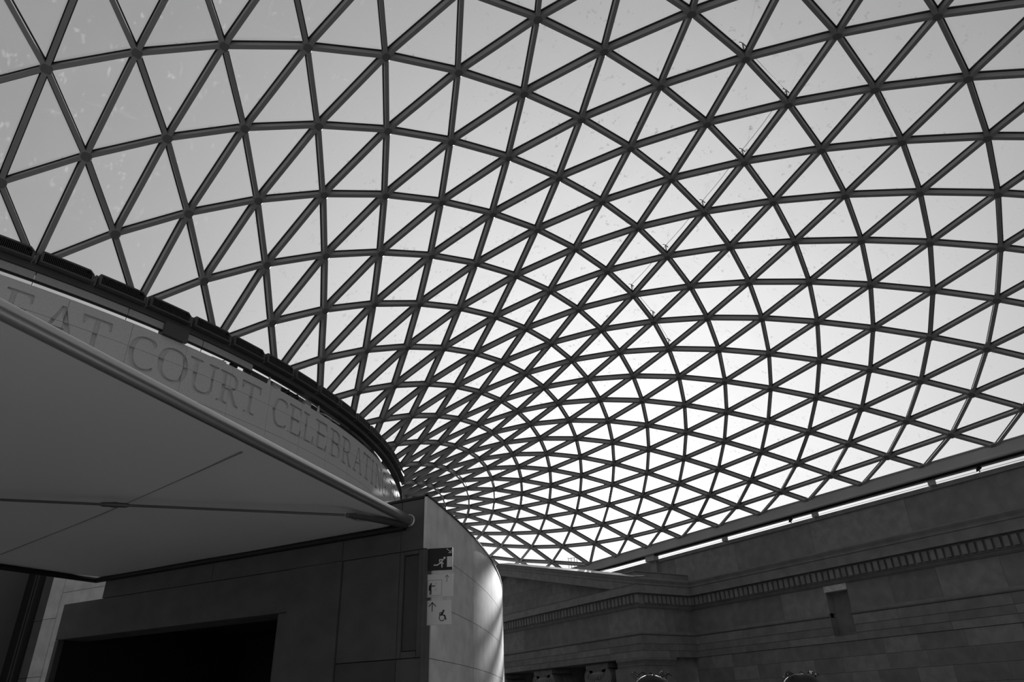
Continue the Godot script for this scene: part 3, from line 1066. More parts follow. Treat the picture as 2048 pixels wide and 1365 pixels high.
# ------------------------------------------------------------------ roof edge beam
func build_edge_beam() -> void:
	var e := root("trim_2", "grey steel edge beam along the top of the right wall above a bright gap", "edge beam", "structure")
	var st := begin()
	box(st, Vector3(-46, 19.22, 36.45), Vector3(16, 19.72, 36.85))
	part("beam", st, M.beam, e)
	st = begin()
	box(st, Vector3(-46, 19.70, 36.40), Vector3(16, 19.735, 36.9))
	part("top_flange", st, M.beam, e)
	st = begin(false)
	tube(st, [Vector3(-46, 19.26, 36.40), Vector3(16, 19.26, 36.40)], 0.065, 12)
	part("pipe", st, M.beam, e)
	st = begin()
	box(st, Vector3(-46, 19.13, 36.55), Vector3(16, 19.22, 36.8))
	part("gutter_sole", st, M.gasket, e)
	for x in [-40.0, -34.69, -29.38, -24.07, -18.76, -13.45, -2.83, 2.48]:
		st = begin()
		box(st, Vector3(x - 0.11, 18.93, 36.6), Vector3(x + 0.11, 19.24, 36.8))
		box(st, Vector3(x - 0.16, 19.17, 36.55), Vector3(x + 0.16, 19.20, 36.82))
		part("bearing_post", st, M.beam, e)
	st = begin()
	box(st, Vector3(-8.42, 18.9, 36.5), Vector3(-7.72, 19.3, 36.85))
	part("wide_bearing", st, M.beam, e)
	st = begin(false)
	tube(st, [Vector3(-46, 19.055, 36.9), Vector3(16, 19.055, 36.9)], 0.008, 6)
	part("bird_wire", st, M.hub, e)
	var i := 0
	for c in [[-17.45, "small dark clamp on the coping left of a bearing post"], [-25.85, "small dark clamp on the coping near the right edge"]]:
		var k := root("cable_clamp", c[1], "clamp")
		k.position = Vector3(c[0], 18.96, 36.7)
		st = begin(false)
		lathe(st, [Vector2(0, 0), Vector2(0.03, 0), Vector2(0.03, 0.05), Vector2(0.012, 0.06), Vector2(0.012, 0.09), Vector2(0, 0.09)], Transform3D.IDENTITY, 10)
		part("stem", st, M.black, k)
		st = begin(false)
		tube(st, [Vector3(-0.11, 0.14, 0), Vector3(-0.03, 0.13, 0), Vector3(0.06, 0.10, 0), Vector3(0.1, 0.05, 0)], [0.02, 0.055, 0.05, 0.015], 10)
		part("jaw", st, M.black, k)
		i += 1

# ------------------------------------------------------------------ shell and floors
func build_shell() -> void:
	var f := root("floor", "pale paved floor of the court far below", "floor", "structure")
	var st := begin()
	box(st, Vector3(-46.6, -0.4, -38), Vector3(52, 0.0, 38))
	part("paving", st, M.floor, f)
	f = root("floor_001", "stone floor of the upper terrace that the people stand on", "floor", "structure")
	st = begin()
	box(st, Vector3(-46.3, 9.75, -14), Vector3(-33.2, FLOOR_Y, 16.5))
	box(st, Vector3(-33.2, 9.75, -14), Vector3(-22.7, FLOOR_Y, 9.5))
	part("slab", st, M.floor, f)
	var w := root("wall_back", "stone wall of the court behind the viewer", "wall", "structure")
	st = begin()
	box(st, Vector3(-47.2, 0, -38), Vector3(-46.2, 19.5, 38))
	part("wall_core", st, M.old2, w)
	w = root("wall_far", "stone wall closing the far end of the court", "wall", "structure")
	st = begin()
	box(st, Vector3(51.2, 0, -38), Vector3(52.2, 19.5, 38))
	part("wall_core", st, M.old2, w)
	w = root("wall_opposite", "stone wall on the hidden side of the drum", "wall", "structure")
	st = begin()
	box(st, Vector3(-46.2, 0, -38), Vector3(51.2, 19.5, -37))
	part("wall_core", st, M.old2, w)

# ------------------------------------------------------------------ entry wall below the awning
var EF := Transform3D(Basis(Vector3(0.8692, 0, -0.4945), Vector3.UP, Vector3(-0.4945, 0, -0.8692)), Vector3(-31.014, 0, 12.084))

func slab(called: String, t0: float, t1: float, y0: float, y1: float, o0: float, o1: float, m: Material, parent: Node) -> MeshInstance3D:
	var st := begin()
	bevel_box(st, EF, Vector3(t0 + 0.003, y0 + 0.003, o0), Vector3(t1 - 0.003, y1 - 0.003, o1), 0.004)
	return part(called, st, m, parent)

func build_entry() -> void:
	var w := root("wall_front", "dark smooth stone entry wall with a wide black opening below the awning", "wall", "structure")
	slab("stone_panel", 0.0, 0.32, 13.22, 13.76, -0.06, 0.0, M.face, w)
	slab("stone_panel", 0.32, 1.12, 13.22, 13.76, -0.4, 0.0, M.face, w)
	slab("stone_panel", 1.12, 3.2, 13.22, 13.5, -0.4, 0.0, M.face, w)
	slab("stone_panel", 3.2, 5.32, 13.22, 13.5, -0.4, 0.0, M.face, w)
	var cap := begin()
	boxt(cap, EF, Vector3(0.0, 13.76, -0.06), Vector3(1.13, 13.785, 0.012))
	part("top_capping", cap, M.gasket, w)
	# the pier below: a slot panel, plain panels, a paler foot
	slab("stone_panel", 0.0, 0.08, 12.18, 13.22, -0.06, 0.0, M.face, w)
	slab("stone_panel", 0.27, 0.32, 12.18, 13.22, -0.06, 0.0, M.face, w)
	slab("stone_panel", 0.08, 0.27, 13.175, 13.22, -0.06, 0.0, M.face, w)
	slab("stone_panel", 0.08, 0.27, 12.18, 12.245, -0.06, 0.0, M.face, w)
	slab("slot_panel", 0.08, 0.27, 12.245, 13.175, -0.06, -0.02, M.face2, w)
	slab("stone_panel", 0.32, 1.10, 12.18, 13.22, -0.4, 0.0, M.face, w)
	slab("stone_panel", 0.32, 1.10, 10.07, 12.18, -0.4, 0.0, M.face2, w)
	slab("stone_panel", 0.0, 0.32, 10.07, 12.18, -0.06, 0.0, M.face, w)
	slab("stone_panel", 1.10, 1.86, 10.07, 13.22, -0.4, 0.02, M.face, w)
	slab("door_jamb", 1.86, 2.0, 10.07, 12.75, -0.4, 0.0, M.face, w)
	slab("lintel", 1.86, 6.15, 12.75, 13.22, -0.4, 0.0, M.face, w)
	slab("door_jamb", 6.07, 6.15, 10.07, 12.75, -0.08, 0.0, M.face, w)
	# dark room behind the opening
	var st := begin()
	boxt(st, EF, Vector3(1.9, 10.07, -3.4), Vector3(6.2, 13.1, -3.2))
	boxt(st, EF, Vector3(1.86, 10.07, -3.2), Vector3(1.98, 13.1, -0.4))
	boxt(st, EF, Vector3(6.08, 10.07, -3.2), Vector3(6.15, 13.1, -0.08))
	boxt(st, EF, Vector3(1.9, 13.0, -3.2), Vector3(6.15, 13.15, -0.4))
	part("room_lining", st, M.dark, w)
	# pale pilaster set back at the end
	var p := root("wall_end", "pale lit stone pilaster beyond the end of the dark entry wall", "wall", "structure")
	slab("stone_panel", 6.2, 8.34, 13.72, 14.4, -1.5, -1.2, M.new, p)
	slab("stone_panel", 6.2, 8.34, 10.07, 13.72, -1.5, -1.2, M.new, p)
	for y in [[10.07, 12.43], [12.43, 13.32], [13.32, 14.4]]:
		slab("stone_panel", 8.35, 8.72, y[0], y[1], -1.5, -1.2, M.new, p)
		slab("shaded_return", 8.72, 9.05, y[0], y[1], -1.5, -1.25, M.face, p)  # greyer stone stands in for shade on the side of the pilaster
	st = begin()
	boxt(st, EF, Vector3(9.16, 10.07, -1.4), Vector3(9.21, 14.6, -1.2))
	boxt(st, EF, Vector3(9.28, 10.07, -1.4), Vector3(9.33, 14.6, -1.22))
	part("door_frame", st, M.rod, p)
	st = begin()
	boxt(st, EF, Vector3(9.05, 10.07, -1.9), Vector3(13.5, 14.6, -1.6))
	part("dark_door", st, M.dark, p)

func build_stair_wall() -> void:
	var w := root("wall_side", "pale curved limestone wall sweeping away behind the direction signs", "wall", "structure")
	var A := 36.6
	var B := 22.8
	var at := func(phi: float, y: float, off: float) -> Vector3:
		var p := deg_to_rad(phi)
		var n := Vector3(-cos(p) / A, 0, sin(p) / B).normalized()
		return Vector3(-A * cos(p), y, B * sin(p)) + n * off
	var cols := [32.0, 32.75, 36.3, 39.6, 43.0, 46.6, 50.3, 54.2, 58.2]
	var rows := [[13.22, 13.77], [12.70, 13.22], [12.18, 12.70], [11.66, 12.18], [11.14, 11.66], [10.62, 11.14], [10.07, 10.62], [8.0, 10.07]]
	for r in rows.size():
		for c in cols.size() - 1:
			var p0: float = cols[c]
			var p1: float = cols[c + 1]
			if r > 0 and c == 0: continue
			if r > 0 and c == 1: p0 = 32.45
			var st := begin(false)
			var g := 0.02
			var th := 0.03 if c == 0 else (0.06 if c == 1 else 0.4)
			var n := 8
			var y0: float = rows[r][0] + 0.003
			var y1: float = rows[r][1] - 0.003
			for i in n:
				var u := lerpf(p0 + g * 0.3, p1 - g * 0.3, float(i) / n)
				var v := lerpf(p0 + g * 0.3, p1 - g * 0.3, float(i + 1) / n)
				var cen: Vector3 = at.call((u + v) / 2.0, (y0 + y1) / 2.0, -th / 2.0)
				st.set_smooth_group(0)
				face(st, [at.call(u, y0, 0.0), at.call(v, y0, 0.0), at.call(v, y1, 0.0), at.call(u, y1, 0.0)], cen)
				st.set_smooth_group(1)
				face(st, [at.call(u, y0, -th), at.call(v, y0, -th), at.call(v, y1, -th), at.call(u, y1, -th)], cen)
				st.set_smooth_group(-1)
				for y in [y0, y1]:
					face(st, [at.call(u, y, -th), at.call(v, y, -th), at.call(v, y, 0.0), at.call(u, y, 0.0)], cen)
			var m: Vector3 = at.call((p0 + p1) / 2.0, (y0 + y1) / 2.0, -th / 2.0)
			for u in [p0 + g * 0.3, p1 - g * 0.3]:
				face(st, [at.call(u, y0, -th), at.call(u, y1, -th), at.call(u, y1, 0.0), at.call(u, y0, 0.0)], m)
			part("stone_panel", st, M.new, w)
	var cap := begin()
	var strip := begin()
	for i in 40:
		var u := 32.0 + 26.2 * i / 40.0
		var v := 32.0 + 26.2 * (i + 1) / 40.0
		var c: Vector3 = at.call((u + v) / 2.0, 13.78, -0.2)
		face(cap, [at.call(u, 13.79, 0.01), at.call(v, 13.79, 0.01), at.call(v, 13.77, 0.01), at.call(u, 13.77, 0.01)], c)
		face(cap, [at.call(u, 13.79, 0.01), at.call(v, 13.79, 0.01), at.call(v, 13.79, -0.03), at.call(u, 13.79, -0.03)], c)
		face(cap, [at.call(u, 13.77, 0.01), at.call(v, 13.77, 0.01), at.call(v, 13.77, -0.03), at.call(u, 13.77, -0.03)], c)
	part("top_capping", cap, M.gasket, w)
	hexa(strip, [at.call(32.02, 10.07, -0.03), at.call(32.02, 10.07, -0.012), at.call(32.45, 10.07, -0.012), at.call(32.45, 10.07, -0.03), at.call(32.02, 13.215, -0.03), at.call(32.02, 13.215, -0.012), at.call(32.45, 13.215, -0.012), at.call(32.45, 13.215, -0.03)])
	part("corner_shade_strip", strip, M.face, w)  # darker stone paints in the shade of the corner groove

# ------------------------------------------------------------------ awning
func build_canopy() -> void:
	var t := root("fabric_awning", "white fabric awning stretched flat from a steel tube over the entry", "awning")
	var P1 := Vector3(-30.83, 13.54, 11.98)
	var P0 := Vector3(-33.92, 13.54, 8.34)
	var dir := (P0 - P1).normalized()
	var PE := P1 + dir * 8.5
	var k0 := EF * Vector3(0.25, 13.5, 0.03)
	var k1 := EF * Vector3(5.49, 13.5, 0.03)
	var ld := Vector3(-0.66, 0, -1.15).normalized()
	var k2 := k1 + ld * 6.0
	# membrane with a slight sag, as a grid between the front tube and the back edges
	var st := begin(false)
	var n := 24
	var grid := []
	for i in n + 1:
		var u := float(i) / n
		var f := P1.lerp(PE, u)
		var s := u * (5.24 + 6.0)
		var b: Vector3 = k0.lerp(k1, minf(s / 5.24, 1.0)) if s < 5.24 else k1 + ld * (s - 5.24)
		var col := []
		for j in n + 1:
			var v := float(j) / n
			var p := Vector3(f.x, 13.52, f.z).lerp(b, v)
			p.y = 13.505 - 0.035 * sin(PI * v) * sin(PI * minf(1.0, u * 1.2))
			col.append(p)
		grid.append(col)
	for i in n:
		for j in n:
			tri(st, grid[i][j], grid[i + 1][j], grid[i + 1][j + 1]); tri(st, grid[i][j], grid[i + 1][j + 1], grid[i][j + 1])
	st.set_smooth_group(1)
	var hgt := Vector3(0, 0.004, 0)
	for i in n:
		for j in n:
			tri(st, grid[i][j] + hgt, grid[i + 1][j + 1] + hgt, grid[i + 1][j] + hgt); tri(st, grid[i][j] + hgt, grid[i][j + 1] + hgt, grid[i + 1][j + 1] + hgt)
	part("membrane", st, M.fabric, t)
	st = begin(false)
	tube(st, [P1 - dir * 0.02, PE], 0.05, 28)
	part("edge_tube", st, M.tube, t)
	st = begin(false)
	var sock := Transform3D(Basis(dir.cross(Vector3.UP).normalized(), dir, dir.cross(Vector3.UP).normalized().cross(dir)), P1)
	lathe(st, [Vector2(0.0, -0.03), Vector2(0.085, -0.03), Vector2(0.085, -0.01), Vector2(0.068, 0.0), Vector2(0.064, 0.03), Vector2(0.056, 0.03)], sock, 28)
	part("wall_socket", st, M.tube, t)
	st = begin(false)
	tube(st, [k0 + Vector3(0, -0.03, 0), k1 + Vector3(0, -0.03, 0)], 0.035, 10)
	tube(st, [k1 + Vector3(0, -0.03, 0), k2 + Vector3(0, -0.03, 0)], 0.035, 10)
	part("edge_rail", st, M.gasket, t)
	st = begin(false)
	tube(st, [Vector3(-32.42, 13.49, 9.87), Vector3(-30.1, 13.468, 9.10), Vector3(-27.5, 13.49, 8.22)], 0.006, 6)
	part("seam", st, M.seam, t)
	# tie rod with its fork and turnbuckle
	var r := root("tie_rod", "thin dark steel tie rod with fork end slung below the awning", "tie rod")
	var a := Vector3(-31.18, 13.47, 11.72)
	var b2 := Vector3(-30.80, 13.40, 9.17)
	var d := (b2 - Vector3(-31.30, 13.40, 11.1)).normalized()
	var e := Vector3(-31.30, 13.40, 11.1)
	st = begin(false)
	tube(st, [e, e + d * 6.0], 0.011, 10)
	part("rod", st, M.rod, r)
	st = begin(false)
	tube(st, [b2 - d * 0.12, b2 - d * 0.09, b2 - d * 0.04, b2, b2 + d * 0.04, b2 + d * 0.09, b2 + d * 0.12], [0.012, 0.021, 0.022, 0.026, 0.022, 0.021, 0.012], 12)
	part("turnbuckle", st, M.rod, r)
	st = begin(false)
	var m := (P1 + Vector3(0.02, -0.03, -0.03))
	var q := (m - e).normalized()
	tube(st, [e - d * 0.02, e + q * 0.1, e + q * 0.16], [0.016, 0.022, 0.03], 12)
	tube(st, [e + q * 0.1, e.lerp(m, 0.5), m], [0.022, 0.034, 0.05], 14)
	part("fork_end", st, M.rod, r)
	st = begin(false)
	for s in [-1.0, 1.0]:
		var o := Vector3(0, 0.04 * s, 0)
		tube(st, [e + o * 0.4, e + q * 0.18 + o, e + q * 0.34 + o * 0.7], 0.006, 8)
	part("fork_wire", st, M.tube, r)

# ------------------------------------------------------------------ signs
func build_signs() -> void:
	var ex := Vector3(-0.6149, 0, 0.7886)
	var ez := Vector3(-0.7886, 0, -0.6149)
	var defs := [["black escape route sign with a running figure, topmost of three on the pier", Vector3(-30.96, 13.005, 12.122), Vector2(0.283, 0.225), M.black],
		["pale sign with a figure pressing a lift button, middle of three on the pier", Vector3(-30.95, 12.745, 12.135), Vector2(0.285, 0.225), M.signgrey],
		["pale sign with a wheelchair symbol and arrow, lowest of three on the pier", Vector3(-30.94, 12.48, 12.150), Vector2(0.258, 0.235), M.signgrey]]
	for i in 3:
		var s := root("direction_sign", defs[i][0], "sign", "", "direction signs on the pier")
		s.transform = Transform3D(Basis(ex, Vector3.UP, ez), defs[i][1])
		var w: float = defs[i][2].x
		var h: float = defs[i][2].y
		var st := begin()
		bevel_box(st, Transform3D.IDENTITY, Vector3(0, 0, -0.012), Vector3(w, h, 0), 0.002)
		part("panel", st, defs[i][3], s)
		st = begin()
		boxt(st, Transform3D.IDENTITY, Vector3(0.004, 0.02, -0.05), Vector3(0.03, h - 0.02, -0.012))
		part("bracket", st, M.rod, s)
		var ink: Material = M.signwhite if i == 0 else M.black
		var X := func(u: float, v: float) -> Vector2: return Vector2(u * w, h - v * h)
		if i == 0:
			st = begin()
			stroke(st, [X.call(0.78, 0.05), X.call(0.955, 0.23)], 0.006)
			stroke(st, [X.call(0.955, 0.10), X.call(0.958, 0.235), X.call(0.85, 0.235)], 0.006)
			part("arrow", st, M.signgrey, s)
			st = begin()
			boxt(st, Transform3D.IDENTITY, Vector3(0.795 * w, h * 0.13, -0.001), Vector3(0.985 * w, h * 0.6, 0.0015))
			part("door_symbol", st, M.signgrey, s)
			st = begin()
			disc(st, X.call(0.70, 0.455), 0.012)
			stroke(st, [X.call(0.52, 0.62), X.call(0.52, 0.53), X.call(0.66, 0.53), X.call(0.56, 0.66)], 0.011)
			stroke(st, [X.call(0.64, 0.54), X.call(0.59, 0.63), X.call(0.66, 0.71)], 0.009)
			stroke(st, [X.call(0.56, 0.66), X.call(0.44, 0.765), X.call(0.31, 0.765)], 0.011)
			stroke(st, [X.call(0.55, 0.65), X.call(0.61, 0.74), X.call(0.61, 0.87)], 0.011)
			part("running_figure", st, ink, s)
		elif i == 1:
			st = begin()
			stroke(st, [X.call(0.77, 0.36), X.call(0.775, 0.07)], 0.004)
			stroke(st, [X.call(0.71, 0.155), X.call(0.775, 0.065), X.call(0.845, 0.155)], 0.004)
			part("arrow", st, ink, s)
			st = begin()
			stroke(st, [X.call(0.065, 0.265), X.call(0.585, 0.265), X.call(0.575, 0.93), X.call(0.055, 0.94), X.call(0.065, 0.265)], 0.002)
			part("lift_outline", st, ink, s)
			st = begin()
			disc(st, X.call(0.19, 0.43), 0.0095)
			stroke(st, [X.call(0.165, 0.5), X.call(0.165, 0.69)], 0.024)
			stroke(st, [X.call(0.13, 0.51), X.call(0.12, 0.68)], 0.008)
			stroke(st, [X.call(0.19, 0.52), X.call(0.335, 0.52)], 0.009)
			stroke(st, [X.call(0.16, 0.71), X.call(0.155, 0.88)], 0.009)
			stroke(st, [X.call(0.20, 0.71), X.call(0.195, 0.88)], 0.009)
			part("standing_figure", st, ink, s)
			st = begin()
			disc(st, X.call(0.375, 0.42), 0.004)
			disc(st, X.call(0.36, 0.69), 0.004)
			for k in 6: disc(st, X.call(0.373 - 0.002 * k, 0.46 + 0.035 * k), 0.0012)
			part("button_symbol", st, ink, s)
		else:
			st = begin()
			stroke(st, [X.call(0.24, 0.45), X.call(0.245, 0.09)], 0.008)
			stroke(st, [X.call(0.11, 0.245), X.call(0.245, 0.085), X.call(0.385, 0.245)], 0.008)
			part("arrow", st, ink, s)
			st = begin()
			disc(st, X.call(0.70, 0.44), 0.010)
			stroke(st, [X.call(0.67, 0.50), X.call(0.61, 0.60)], 0.020)
			stroke(st, [X.call(0.60, 0.50), X.call(0.55, 0.53), X.call(0.545, 0.62)], 0.008)
			stroke(st, [X.call(0.62, 0.60), X.call(0.75, 0.63), X.call(0.80, 0.80)], 0.010)
			var ring := []
			for k in 25: ring.append(X.call(0.64, 0.72) + Vector2(cos(TAU * k / 24.0), sin(TAU * k / 24.0)) * 0.0285)
			stroke(st, ring, 0.007)
			part("wheelchair_symbol", st, ink, s)

func stroke(st: SurfaceTool, p: Array, w: float) -> void:
	for i in p.size() - 1:
		var a: Vector2 = p[i]
		var b: Vector2 = p[i + 1]
		var d := (b - a).normalized()
		a -= d * w * 0.3
		b += d * w * 0.3
		var n := Vector2(-d.y, d.x) * w / 2.0
		var q := []
		for z in [-0.001, 0.0015]:
			for v in [a - n, b - n, b + n, a + n]: q.append(Vector3(v.x, v.y, z))
		hexa(st, q)

func disc(st: SurfaceTool, c: Vector2, r: float) -> void:
	lathe(st, [Vector2(0, -0.001), Vector2(r, -0.001), Vector2(r, 0.0015), Vector2(0, 0.0015)], Transform3D(Basis(Vector3(1, 0, 0), Vector3(0, 0, 1), Vector3(0, -1, 0)), Vector3(c.x, c.y, 0)), 20)

# ------------------------------------------------------------------ lamps and gear on the drum's ledge
func build_ledge_kit() -> void:
	var st: SurfaceTool
	var cans := [[150.35, "black spotlight with drooping cable on the ledge above the letter R"], [145.2, "left of two black spotlight cans above the letters CE"], [144.2, "right of two black spotlight cans above the letters CE"]]
	for i in 3:
		var a: float = cans[i][0]
		var o := root("spotlight", cans[i][1], "spotlight", "", "spotlights on the drum ledge")
		o.position = on_drum(a, 20.05, 22.85)
		o.rotation.y = -deg_to_rad(a)
		st = begin(false)
		tube(st, [Vector3(0.05, 0.13, -0.06), Vector3(0.0, 0.10, 0.02), Vector3(-0.05, 0.08, 0.10)], [0.085, 0.095, 0.06], 16)
		part("lamp_can", st, M.can, o)
		st = begin()
		box(st, Vector3(-0.03, 0, -0.08), Vector3(0.03, 0.02, 0.08))
		box(st, Vector3(-0.015, 0.02, -0.1), Vector3(0.015, 0.12, -0.085))
		part("yoke", st, M.can, o)
		if i == 0:
			st = begin(false)
			tube(st, [Vector3(0, 0.12, 0.08), Vector3(0.02, 0.2, 0.2), Vector3(0.04, 0.06, 0.42), Vector3(0.04, 0.015, 0.75), Vector3(0.04, 0.015, 1.2)], 0.012, 6)
			part("cable", st, M.black, o)
			st = begin(false)
			tube(st, [Vector3(0.05, 0.05, 0.3), Vector3(0.05, 0.03, 0.75)], 0.022, 8)
			part("arm", st, M.signgrey, o)
	var vents := [[146.3, "slatted pale fitting left of the two spotlight cans"], [142.7, "slatted pale fitting right of the two spotlight cans"]]
	for v in vents:
		var o := root("slatted_fitting", v[1], "fitting", "", "slatted fittings on the drum ledge")
		o.position = on_drum(v[0], 20.05, 22.85)
		o.rotation.y = -deg_to_rad(v[0])
		st = begin()
		box(st, Vector3(-0.05, 0, -0.14), Vector3(0.05, 0.09, 0.16))
		part("body", st, M.signgrey, o)
		for k in 3:
			st = begin()
			boxt(st, Transform3D(Basis(Vector3(0, 0, 1), 0.25), Vector3(0, 0.10 + 0.035 * k, 0)), Vector3(-0.06, 0, -0.15), Vector3(0.06, 0.012, 0.15))
			part("slat", st, M.signwhite, o)
	for v in [[147.2, "pale upright fin bracket left of the spotlight cans"], [141.4, "pale upright fin bracket right of the spotlight cans"]]:
		var o := root("fin_bracket", v[1], "bracket", "", "fin brackets on the drum ledge")
		o.position = on_drum(v[0], 20.05, 22.85)
		o.rotation.y = -deg_to_rad(v[0])
		st = begin()
		loft(st, [Vector3(0.08, 0, -0.06), Vector3(0.08, 0, 0.08), Vector3(0.08, 0.26, 0.02), Vector3(0.08, 0.27, -0.01)], [Vector3(0.05, 0, -0.06), Vector3(0.05, 0, 0.08), Vector3(0.05, 0.26, 0.02), Vector3(0.05, 0.27, -0.01)])
		part("fin", st, M.signwhite, o)
		st = begin()
		box(st, Vector3(-0.04, 0, -0.08), Vector3(0.09, 0.02, 0.1))
		part("foot", st, M.signgrey, o)
	for v in [[140.2, "pale flat floodlight lying on the ledge, left of two"], [138.9, "pale flat floodlight lying on the ledge, right of two"]]:
		var o := root("floodlight", v[1], "floodlight", "", "flat floodlights on the drum ledge")
		o.position = on_drum(v[0], 20.05, 22.87)
		o.rotation.y = -deg_to_rad(v[0])
		st = begin()
		boxt(st, Transform3D(Basis(Vector3(0, 0, 1), -0.4), Vector3(0, 0.1, 0)), Vector3(-0.1, 0, -0.22), Vector3(0.1, 0.035, 0.2))
		part("head", st, M.signwhite, o)
		st = begin()
		box(st, Vector3(-0.02, 0, -0.04), Vector3(0.02, 0.1, 0.04))
		part("stand", st, M.can, o)
	var c := root("ledge_cable", "thin dark cable trailing along the drum ledge over CELEBRATING", "cable")
	st = begin(false)
	var pts := []
	for i in 40:
		var a := 149.5 - i * 0.35
		pts.append(on_drum(a, 20.06 + 0.02 * sin(i * 1.7), 22.9 + 0.03 * sin(i * 0.9)))
	tube(st, pts, 0.012, 6)
	part("cable", st, M.black, c)

# ------------------------------------------------------------------ fittings on top of the glass
func build_roof_kit() -> void:
	var st: SurfaceTool
	var where := ["near the top edge of the view", "second from the top of its line", "third from the top of its line", "fourth from the top of its line", "fifth from the top of its line", "sixth from the top of its line", "seventh from the top of its line", "nearest the bright sun"]
	var nodes := [[9, -2], [10, -2], [10, -1], [10, 0], [10, 1], [10, 2], [11, 2], [12, 2]]
	var heads := []
	for i in nodes.size():
		var p := roof_node(nodes[i][0], nodes[i][1])
		var n := roof_normal(p)
		var o := root("cable_stanchion", "small safety cable post standing on a roof node, " + where[i], "stanchion", "", "safety cable posts on the glass roof")
		o.position = p + n * 0.02
		st = begin(false)
		tube(st, [Vector3.ZERO, n * 0.42], 0.022, 8)
		part("post", st, M.hub, o)
		st = begin(false)
		lathe(st, [Vector2(0, 0), Vector2(0.10, 0), Vector2(0.10, 0.02), Vector2(0, 0.03)], Transform3D.IDENTITY, 12)
		part("foot", st, M.hub, o)
		st = begin(false)
		var sd := n.cross(Vector3(1, 0, 0)).normalized()
		tube(st, [n * 0.40 - sd * 0.12, n * 0.44, n * 0.40 + sd * 0.12], 0.02, 6)
		part("eye", st, M.hub, o)
		heads.append(p + n * 0.44)
	var c := root("safety_cable", "thin safety cable strung from post to post over the roof glass", "cable")
	for i in heads.size() - 1:
		st = begin(false)
		var a: Vector3 = heads[i]
		var b: Vector3 = heads[i + 1]
		tube(st, [a, a.lerp(b, 0.25) - Vector3(0, 0.04, 0), a.lerp(b, 0.5) - Vector3(0, 0.06, 0), a.lerp(b, 0.75) - Vector3(0, 0.04, 0), b], 0.008, 5)
		part("cable_span", st, M.hub, c)
	var l := root("roof_ladder", "thin ladder rail standing on the roof beyond the portico", "ladder")
	l.position = Vector3(1.75, 18.7, 38.5)
	st = begin(false)
	for x in [-0.55, -0.25, 0.1, 0.4]:
		tube(st, [Vector3(x, 0, 0), Vector3(x, 2.3 + x * 0.12, 0)], 0.022, 6)
	part("upright", st, M.hub, l)
	for y in [1.9, 2.28]:
		st = begin(false)
		tube(st, [Vector3(-0.6, y - 0.07, 0), Vector3(0.5, y + 0.05, 0)], 0.018, 6)
		part("rail", st, M.hub, l)

# ------------------------------------------------------------------ people
func seg_dist(p: Vector3, a: Vector3, b: Vector3, ra: float, rb: float) -> float:
	var ab := b - a
	var t := clampf((p - a).dot(ab) / maxf(ab.length_squared(), 1e-9), 0.0, 1.0)
	return p.distance_to(a + ab * t) - lerpf(ra, rb, t)

func field(p: Vector3, bones: Array, k: float) -> float:
	var d := 1e9
	for b in bones:
		var q: Vector3 = p * b[4] if b.size() > 4 else p
		var e := seg_dist(q, b[0], b[1], b[2], b[3])
		var h := clampf(0.5 + 0.5 * (e - d) / k, 0.0, 1.0) if d < 1e8 else 0.0
		d = e if d > 1e8 else lerpf(e, d, h) - k * h * (1.0 - h)
	return d

func nets(st: SurfaceTool, bones: Array, lo: Vector3, hi: Vector3, cell: float, k := 0.04) -> void:
	var n := Vector3i(((hi - lo) / cell).ceil()) + Vector3i.ONE
	var val := PackedFloat32Array()
	val.resize(n.x * n.y * n.z)
	for z in n.z:
		for y in n.y:
			for x in n.x:
				val[(z * n.y + y) * n.x + x] = field(lo + Vector3(x, y, z) * cell, bones, k)
	var vert := {}
	for z in n.z - 1:
		for y in n.y - 1:
			for x in n.x - 1:
				var sum := Vector3.ZERO
				var cnt := 0
				for e in 12:
					var ax := e / 4
					var o := [Vector3i(0, e % 2, (e % 4) / 2), Vector3i(e % 2, 0, (e % 4) / 2), Vector3i(e % 2, (e % 4) / 2, 0)][ax] as Vector3i
					var d := Vector3i.ZERO
					d[ax] = 1
					var a := Vector3i(x, y, z) + o
					var b := a + d
					var va := val[(a.z * n.y + a.y) * n.x + a.x]
					var vb := val[(b.z * n.y + b.y) * n.x + b.x]
					if (va < 0.0) != (vb < 0.0):
						sum += Vector3(a) + Vector3(d) * (va / (va - vb))
						cnt += 1
				if cnt: vert[Vector3i(x, y, z)] = lo + sum / cnt * cell
	st.set_smooth_group(0)
	for z in range(1, n.z - 1):
		for y in range(1, n.y - 1):
			for x in range(1, n.x - 1):
				var a := val[(z * n.y + y) * n.x + x]
				for ax in 3:
					var d := Vector3i.ZERO
					d[ax] = 1
					var b := val[((z + d.z) * n.y + y + d.y) * n.x + x + d.x]
					if (a < 0.0) == (b < 0.0): continue
					var u := Vector3i.ZERO
					var v := Vector3i.ZERO
					u[(ax + 1) % 3] = 1
					v[(ax + 2) % 3] = 1
					var c := Vector3i(x, y, z)
					var q := [vert[c], vert[c - u], vert[c - u - v], vert[c - v]]
					if a < 0.0:
						tri(st, q[0], q[2], q[1]); tri(st, q[0], q[3], q[2])
					else:
						tri(st, q[0], q[1], q[2]); tri(st, q[0], q[2], q[3])

